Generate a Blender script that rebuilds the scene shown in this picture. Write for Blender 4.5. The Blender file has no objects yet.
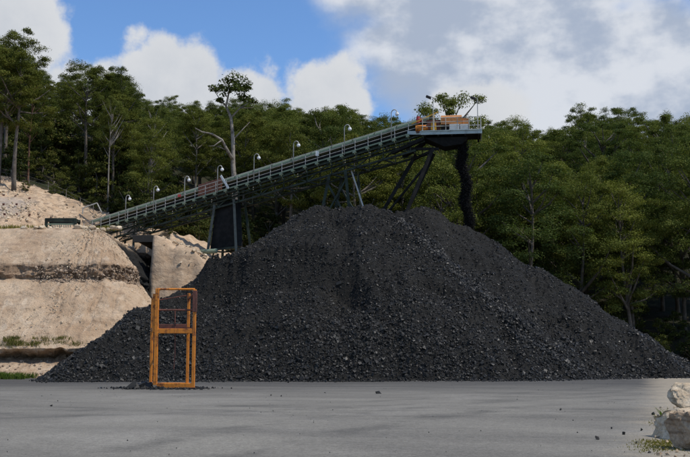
import bpy, bmesh, math, random
import numpy as np
from mathutils import Vector, Matrix

R = math.radians
scene = bpy.context.scene
col = scene.collection
rng = np.random.default_rng(7)
random.seed(7)

# ------------------------------------------------------------------ camera
CAM_H = 1.6
F = 958.3                      # focal length in photo pixels (690 wide)
PITCH = math.atan((354 - 228.5) / F)
cd = bpy.data.cameras.new('camera')
cd.sensor_width = 36.0
cd.lens = 36.0 * F / 690.0
cd.clip_start = 0.1
cd.clip_end = 6000
cam = bpy.data.objects.new('camera', cd)
col.objects.link(cam)
cam.location = (0, 0, CAM_H)
cam.rotation_euler = (math.pi / 2 + PITCH, 0, 0)
scene.camera = cam
scene.render.engine = 'CYCLES'
scene.cycles.max_bounces = 4
scene.cycles.diffuse_bounces = 2
scene.cycles.transparent_max_bounces = 8


def P(px, py, Y):
    """photo pixel on the vertical plane y = Y -> world point (used for surveying positions)"""
    u = (px - 345) / F
    v = (228.5 - py) / F
    c, s = math.cos(PITCH), math.sin(PITCH)
    t = Y / (c - v * s)
    return Vector((u * t, Y, CAM_H + (s + v * c) * t))


# ------------------------------------------------------------------ light
SUN_EL, SUN_AZ = R(58), R(106)     # azimuth from +Y towards +X
sd = bpy.data.lights.new('sun', 'SUN')
sd.energy = 3.75
sd.angle = R(0.5)
sd.color = (1.0, 0.94, 0.85)
sun = bpy.data.objects.new('sun', sd)
col.objects.link(sun)
S = Vector((math.sin(SUN_AZ) * math.cos(SUN_EL), math.cos(SUN_AZ) * math.cos(SUN_EL), math.sin(SUN_EL)))
sun.rotation_euler = S.to_track_quat('Z', 'Y').to_euler()
sun.location = (40, 0, 90)

scene.view_settings.view_transform = 'Standard'
scene.view_settings.look = 'None'
scene.view_settings.gamma = 1
scene.view_settings.exposure = 0.0

world = bpy.data.worlds.new('World')
scene.world = world
world.use_nodes = True


class NT:
    """small node-tree helper"""
    def __init__(s, nt):
        s.nt = nt
        nt.nodes.clear()

    def n(s, t, **kw):
        nd = s.nt.nodes.new(t)
        for k, v in kw.items():
            setattr(nd, k, v)
        return nd

    def put(s, sock, v):
        if isinstance(v, bpy.types.NodeSocket):
            s.nt.links.new(v, sock)
        else:
            sock.default_value = v

    def m(s, op, a, b=0.0, c=None, clamp=False):
        nd = s.n('ShaderNodeMath', operation=op, use_clamp=clamp)
        s.put(nd.inputs[0], a)
        s.put(nd.inputs[1], b)
        if c is not None:
            s.put(nd.inputs[2], c)
        return nd.outputs[0]

    def mix(s, f, a, b, mode='MIX'):
        nd = s.n('ShaderNodeMixRGB', blend_type=mode)
        s.put(nd.inputs[0], f)
        s.put(nd.inputs[1], a if isinstance(a, bpy.types.NodeSocket) else tuple(a) + (1,) * (4 - len(a)))
        s.put(nd.inputs[2], b if isinstance(b, bpy.types.NodeSocket) else tuple(b) + (1,) * (4 - len(b)))
        return nd.outputs[0]

    def noise(s, vec, scale, detail=4, rough=0.55, dist=0.0):
        nd = s.n('ShaderNodeTexNoise')
        if vec is not None:
            s.put(nd.inputs['Vector'], vec)
        nd.inputs['Scale'].default_value = scale
        nd.inputs['Detail'].default_value = detail
        nd.inputs['Roughness'].default_value = rough
        nd.inputs['Distortion'].default_value = dist
        return nd.outputs['Fac']

    def ss(s, v, lo, hi, a=0.0, b=1.0):
        nd = s.n('ShaderNodeMapRange', interpolation_type='SMOOTHSTEP')
        s.put(nd.inputs[0], v)
        nd.inputs[1].default_value = lo
        nd.inputs[2].default_value = hi
        nd.inputs[3].default_value = a
        nd.inputs[4].default_value = b
        return nd.outputs[0]

    def scalev(s, vec, sc):
        nd = s.n('ShaderNodeMapping')
        s.put(nd.inputs['Vector'], vec)
        nd.inputs['Scale'].default_value = sc
        return nd.outputs[0]


def build_sky():
    t = NT(world.node_tree)
    sky = t.n('ShaderNodeTexSky', sky_type='NISHITA', sun_disc=False)
    sky.sun_elevation = SUN_EL
    sky.sun_rotation = SUN_AZ
    sky.altitude = 200
    sky.air_density = 1.0
    sky.dust_density = 0.3
    sky.ozone_density = 2.0
    tc = t.n('ShaderNodeTexCoord')
    d = tc.outputs['Generated']
    sp = t.n('ShaderNodeSeparateXYZ')
    t.put(sp.inputs[0], d)
    x, y, z = sp.outputs
    az = t.m('ARCTAN2', x, y)
    el = t.m('ARCSINE', z)
    # billowing detail (in direction space)
    n1 = t.noise(d, 11.0, 6, 0.62)
    n2 = t.noise(d, 40.0, 4, 0.65)
    vo = t.n('ShaderNodeTexVoronoi', feature='F1')
    t.put(vo.inputs['Vector'], d)
    vo.inputs['Scale'].default_value = 26.0
    vo.inputs['Detail'].default_value = 0.0
    vo.inputs['Roughness'].default_value = 0.6
    puff = t.m('SUBTRACT', 0.45, vo.outputs['Distance'])
    wob = t.m('ADD', t.m('ADD', t.m('MULTIPLY', t.m('SUBTRACT', n1, 0.5), 1.7), t.m('MULTIPLY', t.m('SUBTRACT', n2, 0.5), 0.8)), t.m('MULTIPLY', puff, 0.9))

    def blobs(lst):
        out = None
        for (px, py, rx, ry) in lst:
            a0 = math.atan((px - 345) / F)
            e0 = math.atan((354 - py) / F)
            dx = t.m('DIVIDE', t.m('SUBTRACT', az, a0), rx / F)
            dy = t.m('DIVIDE', t.m('SUBTRACT', el, e0), ry / F)
            r = t.m('SQRT', t.m('ADD', t.m('MULTIPLY', dx, dx), t.m('MULTIPLY', dy, dy)))
            v = t.m('SUBTRACT', 1.0, r)
            out = v if out is None else t.m('SMOOTH_MAX', out, v, 0.25)
        return out
    # fair-weather cumulus heads low over the hill
    cum = blobs([(4, 60, 60, 78), (-70, 60, 90, 80), (172, 96, 76, 76), (228, 108, 56, 58), (132, 112, 74, 64), (66, 112, 70, 56),
                 (324, 106, 66, 64), (268, 108, 24, 54), (474, 114, 58, 46)])
    mc = t.ss(t.m('ADD', cum, t.m('MULTIPLY', wob, 0.55)), 0.05, 0.34)
    # broad grey stratocumulus deck on the right, and scattered cloud over the rest of the sky
    deck = blobs([(560, 66, 215, 95), (760, 90, 260, 120), (430, 34, 90, 40), (520, -10, 200, 50)])
    soft = t.noise(t.scalev(d, (1, 1, 2.2)), 5.0, 4, 0.55)
    gen = t.m('SUBTRACT', t.m('MULTIPLY', t.noise(t.scalev(d, (1, 1, 1.6)), 3.1, 3, 0.5), 4.0), 2.05)
    away = t.m('MAXIMUM', t.ss(t.m('ABSOLUTE', az), 0.45, 0.8), t.ss(el, 0.42, 0.6))
    gen = t.m('SUBTRACT', t.m('MULTIPLY', t.m('ADD', gen, 1.0), away), 1.0)
    deck = t.m('SMOOTH_MAX', deck, gen, 0.3)
    md = t.ss(t.m('ADD', deck, t.m('ADD', t.m('MULTIPLY', t.m('SUBTRACT', soft, 0.5), 1.3), t.m('MULTIPLY', wob, 0.18))), -0.05, 0.42, 0.0, 0.96)
    # colours in sky-radiance units
    blue = t.mix(1.0, sky.outputs[0], (0.92, 1.17, 1.44), 'MULTIPLY')
    b2 = t.n('ShaderNodeHueSaturation')
    b2.inputs['Saturation'].default_value = 1.0
    b2.inputs['Value'].default_value = 1.0
    t.put(b2.inputs['Color'], blue)
    sh = t.ss(t.m('ADD', t.noise(t.scalev(d, (1, 1, 1.7)), 7.5, 5, 0.55), t.m('MULTIPLY', n2, 0.16)), 0.48, 0.66)
    dcol = t.mix(sh, (3.5, 4.05, 5.05), (6.1, 6.35, 6.8))
    edge = t.ss(cum, 0.0, 0.75)
    ccol = t.mix(t.m('MULTIPLY', edge, t.ss(n1, 0.35, 0.65, 1.0, 0.25)), (6.0, 6.15, 6.4), (4.9, 5.2, 5.7))
    c = t.mix(md, b2.outputs[0], dcol)
    c = t.mix(mc, c, ccol)
    bg = t.n('ShaderNodeBackground')
    t.put(bg.inputs[0], c)
    bg.inputs[1].default_value = 0.115
    o = t.n('ShaderNodeOutputWorld')
    t.put(o.inputs[0], bg.outputs[0])


build_sky()

# ------------------------------------------------------------------ numpy noise


def _hash(ix, iy, seed):
    h = (ix.astype(np.int64) * 374761393 + iy.astype(np.int64) * 668265263 + seed * 1442695041) & 0xffffffff
    h = ((h ^ (h >> 13)) * 1274126177) & 0xffffffff
    h = (h ^ (h >> 16)) & 0xffff
    return h / 65535.0


def vnoise(x, y, seed=0):
    x = np.asarray(x, float)
    y = np.asarray(y, float)
    ix, iy = np.floor(x), np.floor(y)
    fx, fy = x - ix, y - iy
    fx = fx * fx * (3 - 2 * fx)
    fy = fy * fy * (3 - 2 * fy)
    a = _hash(ix, iy, seed)
    b = _hash(ix + 1, iy, seed)
    c = _hash(ix, iy + 1, seed)
    d = _hash(ix + 1, iy + 1, seed)
    return (a + (b - a) * fx) * (1 - fy) + (c + (d - c) * fx) * fy - 0.5


def fbm(x, y, seed=0, octv=5, gain=0.5):
    s, a = 0, 1.0
    for k in range(octv):
        s = s + a * vnoise(np.asarray(x) * 2 ** k, np.asarray(y) * 2 ** k, seed + 17 * k)
        a *= gain
    return s


def sstep(a, b, x):
    t = np.clip((np.asarray(x, float) - a) / (b - a), 0, 1)
    return t * t * (3 - 2 * t)


# ------------------------------------------------------------------ mesh helpers
def mesh_np(name, verts, faces, mat=None, smooth=False):
    """verts (n,3), faces (m,k) arrays of equal-sided polygons"""
    me = bpy.data.meshes.new(name)
    verts = np.asarray(verts, np.float32)
    faces = np.asarray(faces, np.int32)
    k = faces.shape[1]
    me.vertices.add(len(verts))
    me.vertices.foreach_set('co', verts.ravel())
    me.loops.add(faces.size)
    me.loops.foreach_set('vertex_index', faces.ravel())
    me.polygons.add(len(faces))
    me.polygons.foreach_set('loop_start', np.arange(0, faces.size, k, dtype=np.int32))
    me.polygons.foreach_set('loop_total', np.full(len(faces), k, np.int32))
    me.polygons.foreach_set('use_smooth', np.full(len(faces), bool(smooth)))
    me.update()
    me.validate()
    if mat:
        me.materials.append(mat)
    return me


def grid_faces(nu, nv):
    i = np.arange(nu - 1)[:, None] * nv + np.arange(nv - 1)[None, :]
    i = i.ravel()
    return np.stack([i, i + nv, i + nv + 1, i + 1], 1)


class MB:
    """collects simple solids; build() makes one mesh"""
    def __init__(s):
        s.v = []
        s.f = []

    def hexa(s, pts):
        b = len(s.v)
        s.v += [Vector(p) for p in pts]
        for q in ((0, 3, 2, 1), (4, 5, 6, 7), (0, 1, 5, 4), (1, 2, 6, 5), (2, 3, 7, 6), (3, 0, 4, 7)):
            s.f.append(tuple(b + i for i in q))
        return s

    def box(s, c, d):
        x, y, z = c
        a, b, h = d[0] / 2, d[1] / 2, d[2] / 2
        return s.hexa([(x - a, y - b, z - h), (x + a, y - b, z - h), (x + a, y + b, z - h), (x - a, y + b, z - h),
                       (x - a, y - b, z + h), (x + a, y - b, z + h), (x + a, y + b, z + h), (x - a, y + b, z + h)])

    def beam(s, p, q, w, h=None):
        p, q = Vector(p), Vector(q)
        h = w if h is None else h
        t = (q - p).normalized()
        up = Vector((0, 0, 1)) if abs(t.z) < 0.95 else Vector((0, 1, 0))
        a = t.cross(up).normalized() * (w / 2)
        b = a.cross(t).normalized() * (h / 2)
        return s.hexa([p - a - b, p + a - b, p + a + b, p - a + b, q - a - b, q + a - b, q + a + b, q - a + b])

    def tube(s, pts, r, n=8, caps=True):
        pts = [Vector(p) for p in pts]
        rs = r if isinstance(r, (list, tuple)) else [r] * len(pts)
        b = len(s.v)
        ref = None
        for i, p in enumerate(pts):
            t = (pts[min(i + 1, len(pts) - 1)] - pts[max(i - 1, 0)]).normalized()
            if ref is None:
                ref = Vector((0, 0, 1)) if abs(t.z) < 0.9 else Vector((1, 0, 0))
            a = t.cross(ref).normalized()
            c = a.cross(t).normalized()
            ref = c
            for k in range(n):
                an = 2 * math.pi * k / n
                s.v.append(p + (a * math.cos(an) + c * math.sin(an)) * rs[i])
        for i in range(len(pts) - 1):
            for k in range(n):
                k2 = (k + 1) % n
                s.f.append((b + i * n + k, b + i * n + k2, b + (i + 1) * n + k2, b + (i + 1) * n + k))
        if caps:
            s.f.append(tuple(b + k for k in reversed(range(n))))
            s.f.append(tuple(b + (len(pts) - 1) * n + k for k in range(n)))
        return s

    def ball(s, c, r, sz=1.0, n=10, m=7):
        pts = []
        b = len(s.v)
        c = Vector(c)
        for i in range(m + 1):
            th = math.pi * i / m
            for k in range(n):
                ph = 2 * math.pi * k / n
                s.v.append(c + Vector((r * math.sin(th) * math.cos(ph), r * math.sin(th) * math.sin(ph), r * sz * math.cos(th))))
        for i in range(m):
            for k in range(n):
                k2 = (k + 1) % n
                s.f.append((b + i * n + k, b + (i + 1) * n + k, b + (i + 1) * n + k2, b + i * n + k2))
        return s

    def mesh(s, name, mat, origin=(0, 0, 0), smooth=False, bevel=0.0):
        me = bpy.data.meshes.new(name)
        o = Vector(origin)
        me.from_pydata([tuple(v - o) for v in s.v], [], s.f)
        if bevel:
            bm = bmesh.new()
            bm.from_mesh(me)
            bmesh.ops.bevel(bm, geom=[e for e in bm.edges], offset=bevel, segments=1, affect='EDGES', clamp_overlap=True)
            bm.to_mesh(me)
            bm.free()
        if smooth:
            me.polygons.foreach_set('use_smooth', np.ones(len(me.polygons), bool))
        if mat:
            me.materials.append(mat)
        me.update()
        return me


def wpos(o):
    v = Vector((0, 0, 0))
    while o is not None:
        v += o.location
        o = o.parent
    return v


def tag(o, label=None, cat=None, group=None, kind=None):
    if label:
        o['label'] = label
    if cat:
        o['category'] = cat
    if group:
        o['group'] = group
    if kind:
        o['kind'] = kind
    return o


def thing(name, loc, label, cat, group=None):
    o = bpy.data.objects.new(name, None)
    o.empty_display_size = 0.2
    o.location = loc
    col.objects.link(o)
    return tag(o, label, cat, group)


def put(name, me, loc=(0, 0, 0), parent=None):
    """link a mesh object; loc is a world position (parents are unrotated)"""
    o = bpy.data.objects.new(name, me)
    o.location = Vector(loc) - (wpos(parent) if parent else Vector((0, 0, 0)))
    o.parent = parent
    col.objects.link(o)
    return o


def part(name, mb, mat, parent=None, smooth=False, bevel=0.0):
    """build an MB given in world coordinates as one object with its origin at its first vertex' base"""
    lo = Vector((min(v.x for v in mb.v), min(v.y for v in mb.v), min(v.z for v in mb.v)))
    hi = Vector((max(v.x for v in mb.v), max(v.y for v in mb.v), max(v.z for v in mb.v)))
    o = Vector(((lo.x + hi.x) / 2, (lo.y + hi.y) / 2, lo.z))
    return put(name, mb.mesh(name, mat, o, smooth, bevel), o, parent)


# ------------------------------------------------------------------ materials
def new_mat(name):
    m = bpy.data.materials.new(name)
    m.use_nodes = True
    t = NT(m.node_tree)
    out = t.n('ShaderNodeOutputMaterial')
    bs = t.n('ShaderNodeBsdfPrincipled')
    t.put(out.inputs[0], bs.outputs[0])
    return m, t, bs, out


def objc(t):
    return t.n('ShaderNodeTexCoord').outputs['Object']


def posc(t):
    return t.n('ShaderNodeNewGeometry').outputs['Position']


def bump(t, bs, h, strength=0.5, dist=0.05):
    b = t.n('ShaderNodeBump')
    b.inputs['Strength'].default_value = strength
    b.inputs['Distance'].default_value = dist
    t.put(b.inputs['Height'], h)
    t.put(bs.inputs['Normal'], b.outputs[0])


def simple_mat(name, c, rough=0.6, c2=None, scale=3.0, lo=0.4, hi=0.65, metal=0.0, bumps=0.0):
    m, t, bs, _ = new_mat(name)
    p = posc(t)
    if c2 is not None:
        f = t.ss(t.noise(p, scale, 6, 0.65), lo, hi)
        t.put(bs.inputs['Base Color'], t.mix(f, c, c2))
    else:
        f = t.noise(p, scale, 5)
        t.put(bs.inputs['Base Color'], t.mix(f, tuple(v * 0.8 for v in c), tuple(v * 1.2 for v in c)))
    bs.inputs['Roughness'].default_value = rough
    bs.inputs['Metallic'].default_value = metal
    if max(c) < .06:
        bs.inputs['Specular IOR Level'].default_value = .12
    if bumps:
        bump(t, bs, t.noise(p, scale * 6, 4), bumps, 0.02)
    return m


def mat_yard():
    m, t, bs, _ = new_mat('yard_surface')
    p = posc(t)
    rot = t.n('ShaderNodeMapping')
    t.put(rot.inputs['Vector'], p)
    rot.inputs['Rotation'].default_value = (0, 0, 0.42)
    st = t.noise(t.scalev(rot.outputs[0], (0.07, 0.2, 1)), 1.0, 7, 0.62, 1.2)       # drag and tyre smears
    st2 = t.noise(t.scalev(p, (0.06, 0.34, 1)), 1.0, 6, 0.62, 1.5)
    pat = t.noise(p, 0.3, 6, 0.6, 0.5)
    fine = t.noise(p, 26.0, 4, 0.7)
    grit = t.noise(p, 90.0, 2, 0.5)
    c = t.mix(t.ss(st, 0.3, 0.72), (0.146, 0.137, 0.119), (0.214, 0.201, 0.171))
    c = t.mix(t.m('MULTIPLY', t.ss(st2, 0.54, 0.74), 0.4), c, (0.082, 0.081, 0.08))
    c = t.mix(t.m('MULTIPLY', t.ss(pat, 0.6, 0.78), 0.4), c, (0.07, 0.069, 0.068))
    sp = t.n('ShaderNodeSeparateXYZ')
    t.put(sp.inputs[0], p)
    # blackened loader tracks curving across the yard
    wv = t.m('MULTIPLY', t.noise(p, .35, 4), 1.6)
    for (cx_, cy_, r_, k_) in ((34.0, 6.0, 37.0, .5), (34.0, 6.0, 39.4, .45), (-30.0, 70.0, 48.0, .42), (-30.0, 70.0, 50.3, .4), (10.0, 78.0, 52.0, .35), (10.0, 78.0, 49.6, .35), (-4, -40, 66.0, .35), (-4, -40, 68.2, .3)):
        dx = t.m('SUBTRACT', sp.outputs[0], cx_)
        dy = t.m('SUBTRACT', sp.outputs[1], cy_)
        rr_ = t.m('ADD', t.m('SQRT', t.m('ADD', t.m('MULTIPLY', dx, dx), t.m('MULTIPLY', dy, dy))), wv)
        b_ = t.ss(t.m('ABSOLUTE', t.m('SUBTRACT', rr_, r_ + .8)), .15, .65, 1.0, 0.0)
        c = t.mix(t.m('MULTIPLY', t.m('MULTIPLY', b_, k_), t.ss(t.noise(p, .45, 5, .65), .38, .62)), c, (0.066, 0.063, 0.058))
    c = t.mix(t.m('MULTIPLY', t.ss(t.noise(p, .16, 6, .62, 1.0), .5, .66), .45), c, (0.25, 0.235, 0.205))
    # coal dust tracked out from the heap
    foot = t.m('ADD', sp.outputs[1], t.m('MULTIPLY', t.noise(t.scalev(p, (0.12, 0.5, 1)), 1.0, 5), 16.0))
    c = t.mix(t.ss(foot, 43.0, 63.0, 0.0, 0.78), c, (0.052, 0.05, 0.048))
    # sandy verge by the boulders on the right
    verge = t.m('ADD', t.m('SUBTRACT', sp.outputs[0], t.m('MULTIPLY', sp.outputs[1], 0.318)),
                t.m('MULTIPLY', t.m('SUBTRACT', t.noise(p, 0.8, 5), 0.5), 2.2))
    c = t.mix(t.ss(verge, -0.9, 0.7, 0.0, 0.75), c, (0.34, 0.29, 0.215))
    gr2 = t.noise(p, 5.5, 6, 0.75)
    c = t.mix(1.0, c, t.mix(t.ss(gr2, .3, .7), (0.84, 0.84, 0.84), (1.14, 1.14, 1.13)), 'MULTIPLY')
    c = t.mix(1.0, c, t.mix(t.ss(fine, .25, .75), (0.66, 0.66, 0.66), (1.34, 1.34, 1.34)), 'MULTIPLY')
    c = t.mix(t.ss(grit, 0.66, 0.74, 0.0, 0.6), c, (0.04, 0.04, 0.04))
    t.put(bs.inputs['Base Color'], c)
    bs.inputs['Roughness'].default_value = 0.92
    bs.inputs['Specular IOR Level'].default_value = 0.2
    bump(t, bs, t.m('ADD', fine, t.m('MULTIPLY', grit, 0.5)), 0.5, 0.03)
    return m


def mat_coal(name, dust):
    m, t, bs, _ = new_mat(name)
    p = posc(t)
    g = t.n('ShaderNodeNewGeometry')
    isl = g.outputs['Random Per Island']
    f = t.noise(p, 6.0, 6, 0.7)
    if dust:
        c = t.mix(t.ss(f, 0.35, 0.7), (0.0086, 0.0083, 0.0075), (0.027, 0.0257, 0.0225))
        c = t.mix(t.m('MULTIPLY', t.ss(t.noise(p, 0.3, 5), 0.5, 0.7), 0.4), c, (0.038, 0.034, 0.028))
    else:
        c = t.mix(isl, (0.0082, 0.0080, 0.0073), (0.039, 0.0372, 0.0335))
        c = t.mix(t.ss(isl, 0.972, 0.978), c, (0.075, 0.068, 0.055))
        c = t.mix(t.ss(isl, 0.995, 0.997), c, (0.17, 0.155, 0.13))
    t.put(bs.inputs['Base Color'], c)
    bs.inputs['Specular IOR Level'].default_value = 0.12 if dust else 0.24
    if dust:
        bs.inputs['Roughness'].default_value = 0.75
        bump(t, bs, t.noise(p, 9.0, 8, 0.75), 0.9, 0.12)
    else:
        r = t.m('FRACT', t.m('MULTIPLY', isl, 37.0))
        t.put(bs.inputs['Roughness'], t.m('ADD', t.m('MULTIPLY', r, 0.4), 0.34))
        bump(t, bs, t.noise(p, 22.0, 4, 0.6), 0.4, 0.03)
    return m


def mat_bank():
    m, t, bs, _ = new_mat('cut_sandstone')
    p = posc(t)
    sp = t.n('ShaderNodeSeparateXYZ')
    t.put(sp.inputs[0], p)
    z = sp.outputs[2]
    big = t.noise(p, 0.35, 6, 0.6)
    med = t.noise(p, 1.7, 7, 0.65)
    fine = t.noise(p, 9.0, 6, 0.7)
    # scrape marks running down the batter
    rill = t.noise(t.scalev(p, (1.1, 0.5, 0.28)), 1.3, 6, 0.65, 0.8)
    strat = t.noise(t.scalev(p, (0.12, 0.12, 2.2)), 1.0, 6, 0.6)
    c = t.mix(t.ss(big, 0.32, 0.7), (0.43, 0.295, 0.185), (0.60, 0.45, 0.305))
    c = t.mix(t.m('MULTIPLY', t.ss(rill, 0.5, 0.72), 0.6), c, (0.70, 0.57, 0.42))
    c = t.mix(t.m('MULTIPLY', t.ss(med, 0.52, 0.70), 0.6), c, (0.27, 0.165, 0.095))
    c = t.mix(t.m('MULTIPLY', t.ss(strat, 0.55, 0.68), 0.35), c, (0.30, 0.22, 0.16))
    # iron-stained, weathered seams of rock
    for (z0, w) in ((1.4, 0.55), (7.95, 0.75)):
        band = t.ss(t.m('ABSOLUTE', t.m('SUBTRACT', z, z0)), w * 0.55, w, 1.0, 0.0)
        c = t.mix(t.m('MULTIPLY', band, t.ss(fine, 0.35, 0.62, 0.25, 0.85)), c, (0.19, 0.12, 0.075))
    c = t.mix(t.m('MULTIPLY', t.ss(t.noise(p, 2.6, 5), 0.62, 0.72), 0.55), c, (0.13, 0.10, 0.075))
    slot = t.m('MULTIPLY', t.ss(t.m('ADD', sp.outputs[1], t.m('MULTIPLY', med, 2.0)), 82.6, 84.0), t.ss(z, 12.1, 11.0))  # slot shade painted near-black onto the back of the bank end
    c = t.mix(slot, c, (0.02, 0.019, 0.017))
    c = t.mix(1.0, c, t.mix(fine, (0.66, 0.66, 0.66), (1.3, 1.3, 1.3)), 'MULTIPLY')
    t.put(bs.inputs['Base Color'], c)
    bs.inputs['Roughness'].default_value = 0.95
    bs.inputs['Specular IOR Level'].default_value = 0.15
    bump(t, bs, t.m('ADD', t.m('MULTIPLY', med, 1.5), t.m('ADD', fine, rill)), 0.9, 0.15)
    return m


def mat_hill():
    m, t, bs, _ = new_mat('hillside_soil')
    p = posc(t)
    sp = t.n('ShaderNodeSeparateXYZ')
    t.put(sp.inputs[0], p)
    x, y, z = sp.outputs
    fine = t.noise(p, 7.0, 6, 0.7)
    med = t.noise(p, 1.1, 6, 0.6)
    earth = t.mix(t.ss(med, 0.3, 0.7), (0.41, 0.285, 0.18), (0.54, 0.405, 0.275))
    earth = t.mix(t.m('MULTIPLY', t.ss(t.noise(t.scalev(p, (0.25, 0.25, 2.0)), 1.2, 6), 0.5, 0.66), 0.55), earth, (0.27, 0.19, 0.13))
    earth = t.mix(t.m('MULTIPLY', t.ss(t.noise(t.scalev(p, (.6, .6, 1.6)), 2.0, 7, .72), .46, .62), t.ss(z, 14.4, 15.8, 0.35, 0.85)), earth, (0.21, 0.155, 0.11))
    # grey sprayed-concrete patch on the upper batter
    gp = t.m('MULTIPLY', t.ss(t.m('ADD', x, t.m('MULTIPLY', med, 4.0)), -31.5, -34.0), t.m('MULTIPLY', t.ss(z, 15.2, 15.9), t.ss(z, 19.0, 18.2)))
    earth = t.mix(t.m('MULTIPLY', gp, 0.5), earth, (0.34, 0.31, 0.28))
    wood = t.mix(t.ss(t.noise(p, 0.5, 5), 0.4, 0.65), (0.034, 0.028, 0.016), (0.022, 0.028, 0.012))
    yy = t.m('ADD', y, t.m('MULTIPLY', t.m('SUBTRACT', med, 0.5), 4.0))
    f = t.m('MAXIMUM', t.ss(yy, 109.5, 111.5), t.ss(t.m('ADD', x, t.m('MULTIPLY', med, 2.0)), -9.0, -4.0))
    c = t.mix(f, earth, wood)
    # deep shade of the slot under the conveyor tail, painted in near-black
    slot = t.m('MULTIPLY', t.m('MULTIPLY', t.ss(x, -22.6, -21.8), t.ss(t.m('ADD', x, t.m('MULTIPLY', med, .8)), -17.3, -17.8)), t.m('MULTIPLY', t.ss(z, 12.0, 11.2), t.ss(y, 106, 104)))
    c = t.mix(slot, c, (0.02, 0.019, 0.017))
    c = t.mix(1.0, c, t.mix(fine, (0.7, 0.7, 0.7), (1.3, 1.3, 1.3)), 'MULTIPLY')
    t.put(bs.inputs['Base Color'], c)
    bs.inputs['Roughness'].default_value = 0.95
    bs.inputs['Specular IOR Level'].default_value = 0.15
    bump(t, bs, t.m('ADD', t.m('MULTIPLY', med, 1.5), t.m('MULTIPLY', fine, .3)), 0.7, 0.15)
    return m


def mat_leaf(name, a, b, trans=0.18):
    m = bpy.data.materials.new(name)
    m.use_nodes = True
    t = NT(m.node_tree)
    out = t.n('ShaderNodeOutputMaterial')
    g = t.n('ShaderNodeNewGeometry')
    oi = t.n('ShaderNodeObjectInfo')
    isl = g.outputs['Random Per Island']
    c = t.mix(isl, a, b)
    tint = t.mix(oi.outputs['Random'], (0.58, 0.68, 0.72), (1.32, 1.24, 0.98))
    c = t.mix(1.0, c, tint, 'MULTIPLY')
    # a few russet shoots
    c = t.mix(t.m('MULTIPLY', t.ss(isl, 0.93, 0.95), 0.5), c, (0.13, 0.085, 0.03))
    d = t.n('ShaderNodeBsdfDiffuse')
    t.put(d.inputs[0], c)
    tr = t.n('ShaderNodeBsdfTranslucent')
    t.put(tr.inputs[0], t.mix(1.0, c, (1.1, 1.25, 0.6), 'MULTIPLY'))
    mx = t.n('ShaderNodeMixShader')
    mx.inputs[0].default_value = trans
    t.put(mx.inputs[1], d.outputs[0])
    t.put(mx.inputs[2], tr.outputs[0])
    t.put(out.inputs[0], mx.outputs[0])
    return m


def mat_rusty(name, paint, rust, lo, hi):
    m, t, bs, _ = new_mat(name)
    p = posc(t)
    f = t.ss(t.noise(p, 3.5, 8, 0.7), lo, hi)
    f2 = t.ss(t.noise(t.scalev(p, (9, 9, 1.2)), 1.0, 5, 0.6), 0.5, 0.75)
    c = t.mix(f, paint, rust)
    c = t.mix(t.m('MULTIPLY', f2, 0.6), c, tuple(v * 0.45 for v in rust))
    t.put(bs.inputs['Base Color'], c)
    t.put(bs.inputs['Roughness'], t.m('ADD', t.m('MULTIPLY', f, 0.35), 0.5))
    bump(t, bs, t.noise(p, 30, 4), 0.3, 0.01)
    return m


def mat_boulder(name, a, b, stain):
    m, t, bs, _ = new_mat(name)
    p = posc(t)
    med = t.noise(p, 2.2, 7, .65)
    fine = t.noise(p, 14.0, 6, .7)
    seam = t.noise(t.scalev(p, (.5, .5, 3.2)), 2.0, 6, .6, .8)
    c = t.mix(t.ss(med, .35, .65), a, b)
    c = t.mix(t.m('MULTIPLY', t.ss(seam, .5, .66), .7), c, stain)
    c = t.mix(1.0, c, t.mix(t.ss(fine, .25, .75), (.68, .68, .68), (1.22, 1.22, 1.22)), 'MULTIPLY')
    t.put(bs.inputs['Base Color'], c)
    bs.inputs['Roughness'].default_value = .95
    bs.inputs['Specular IOR Level'].default_value = .15
    bump(t, bs, t.m('ADD', t.m('MULTIPLY', seam, 1.2), fine), .9, .05)
    return m


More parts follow.
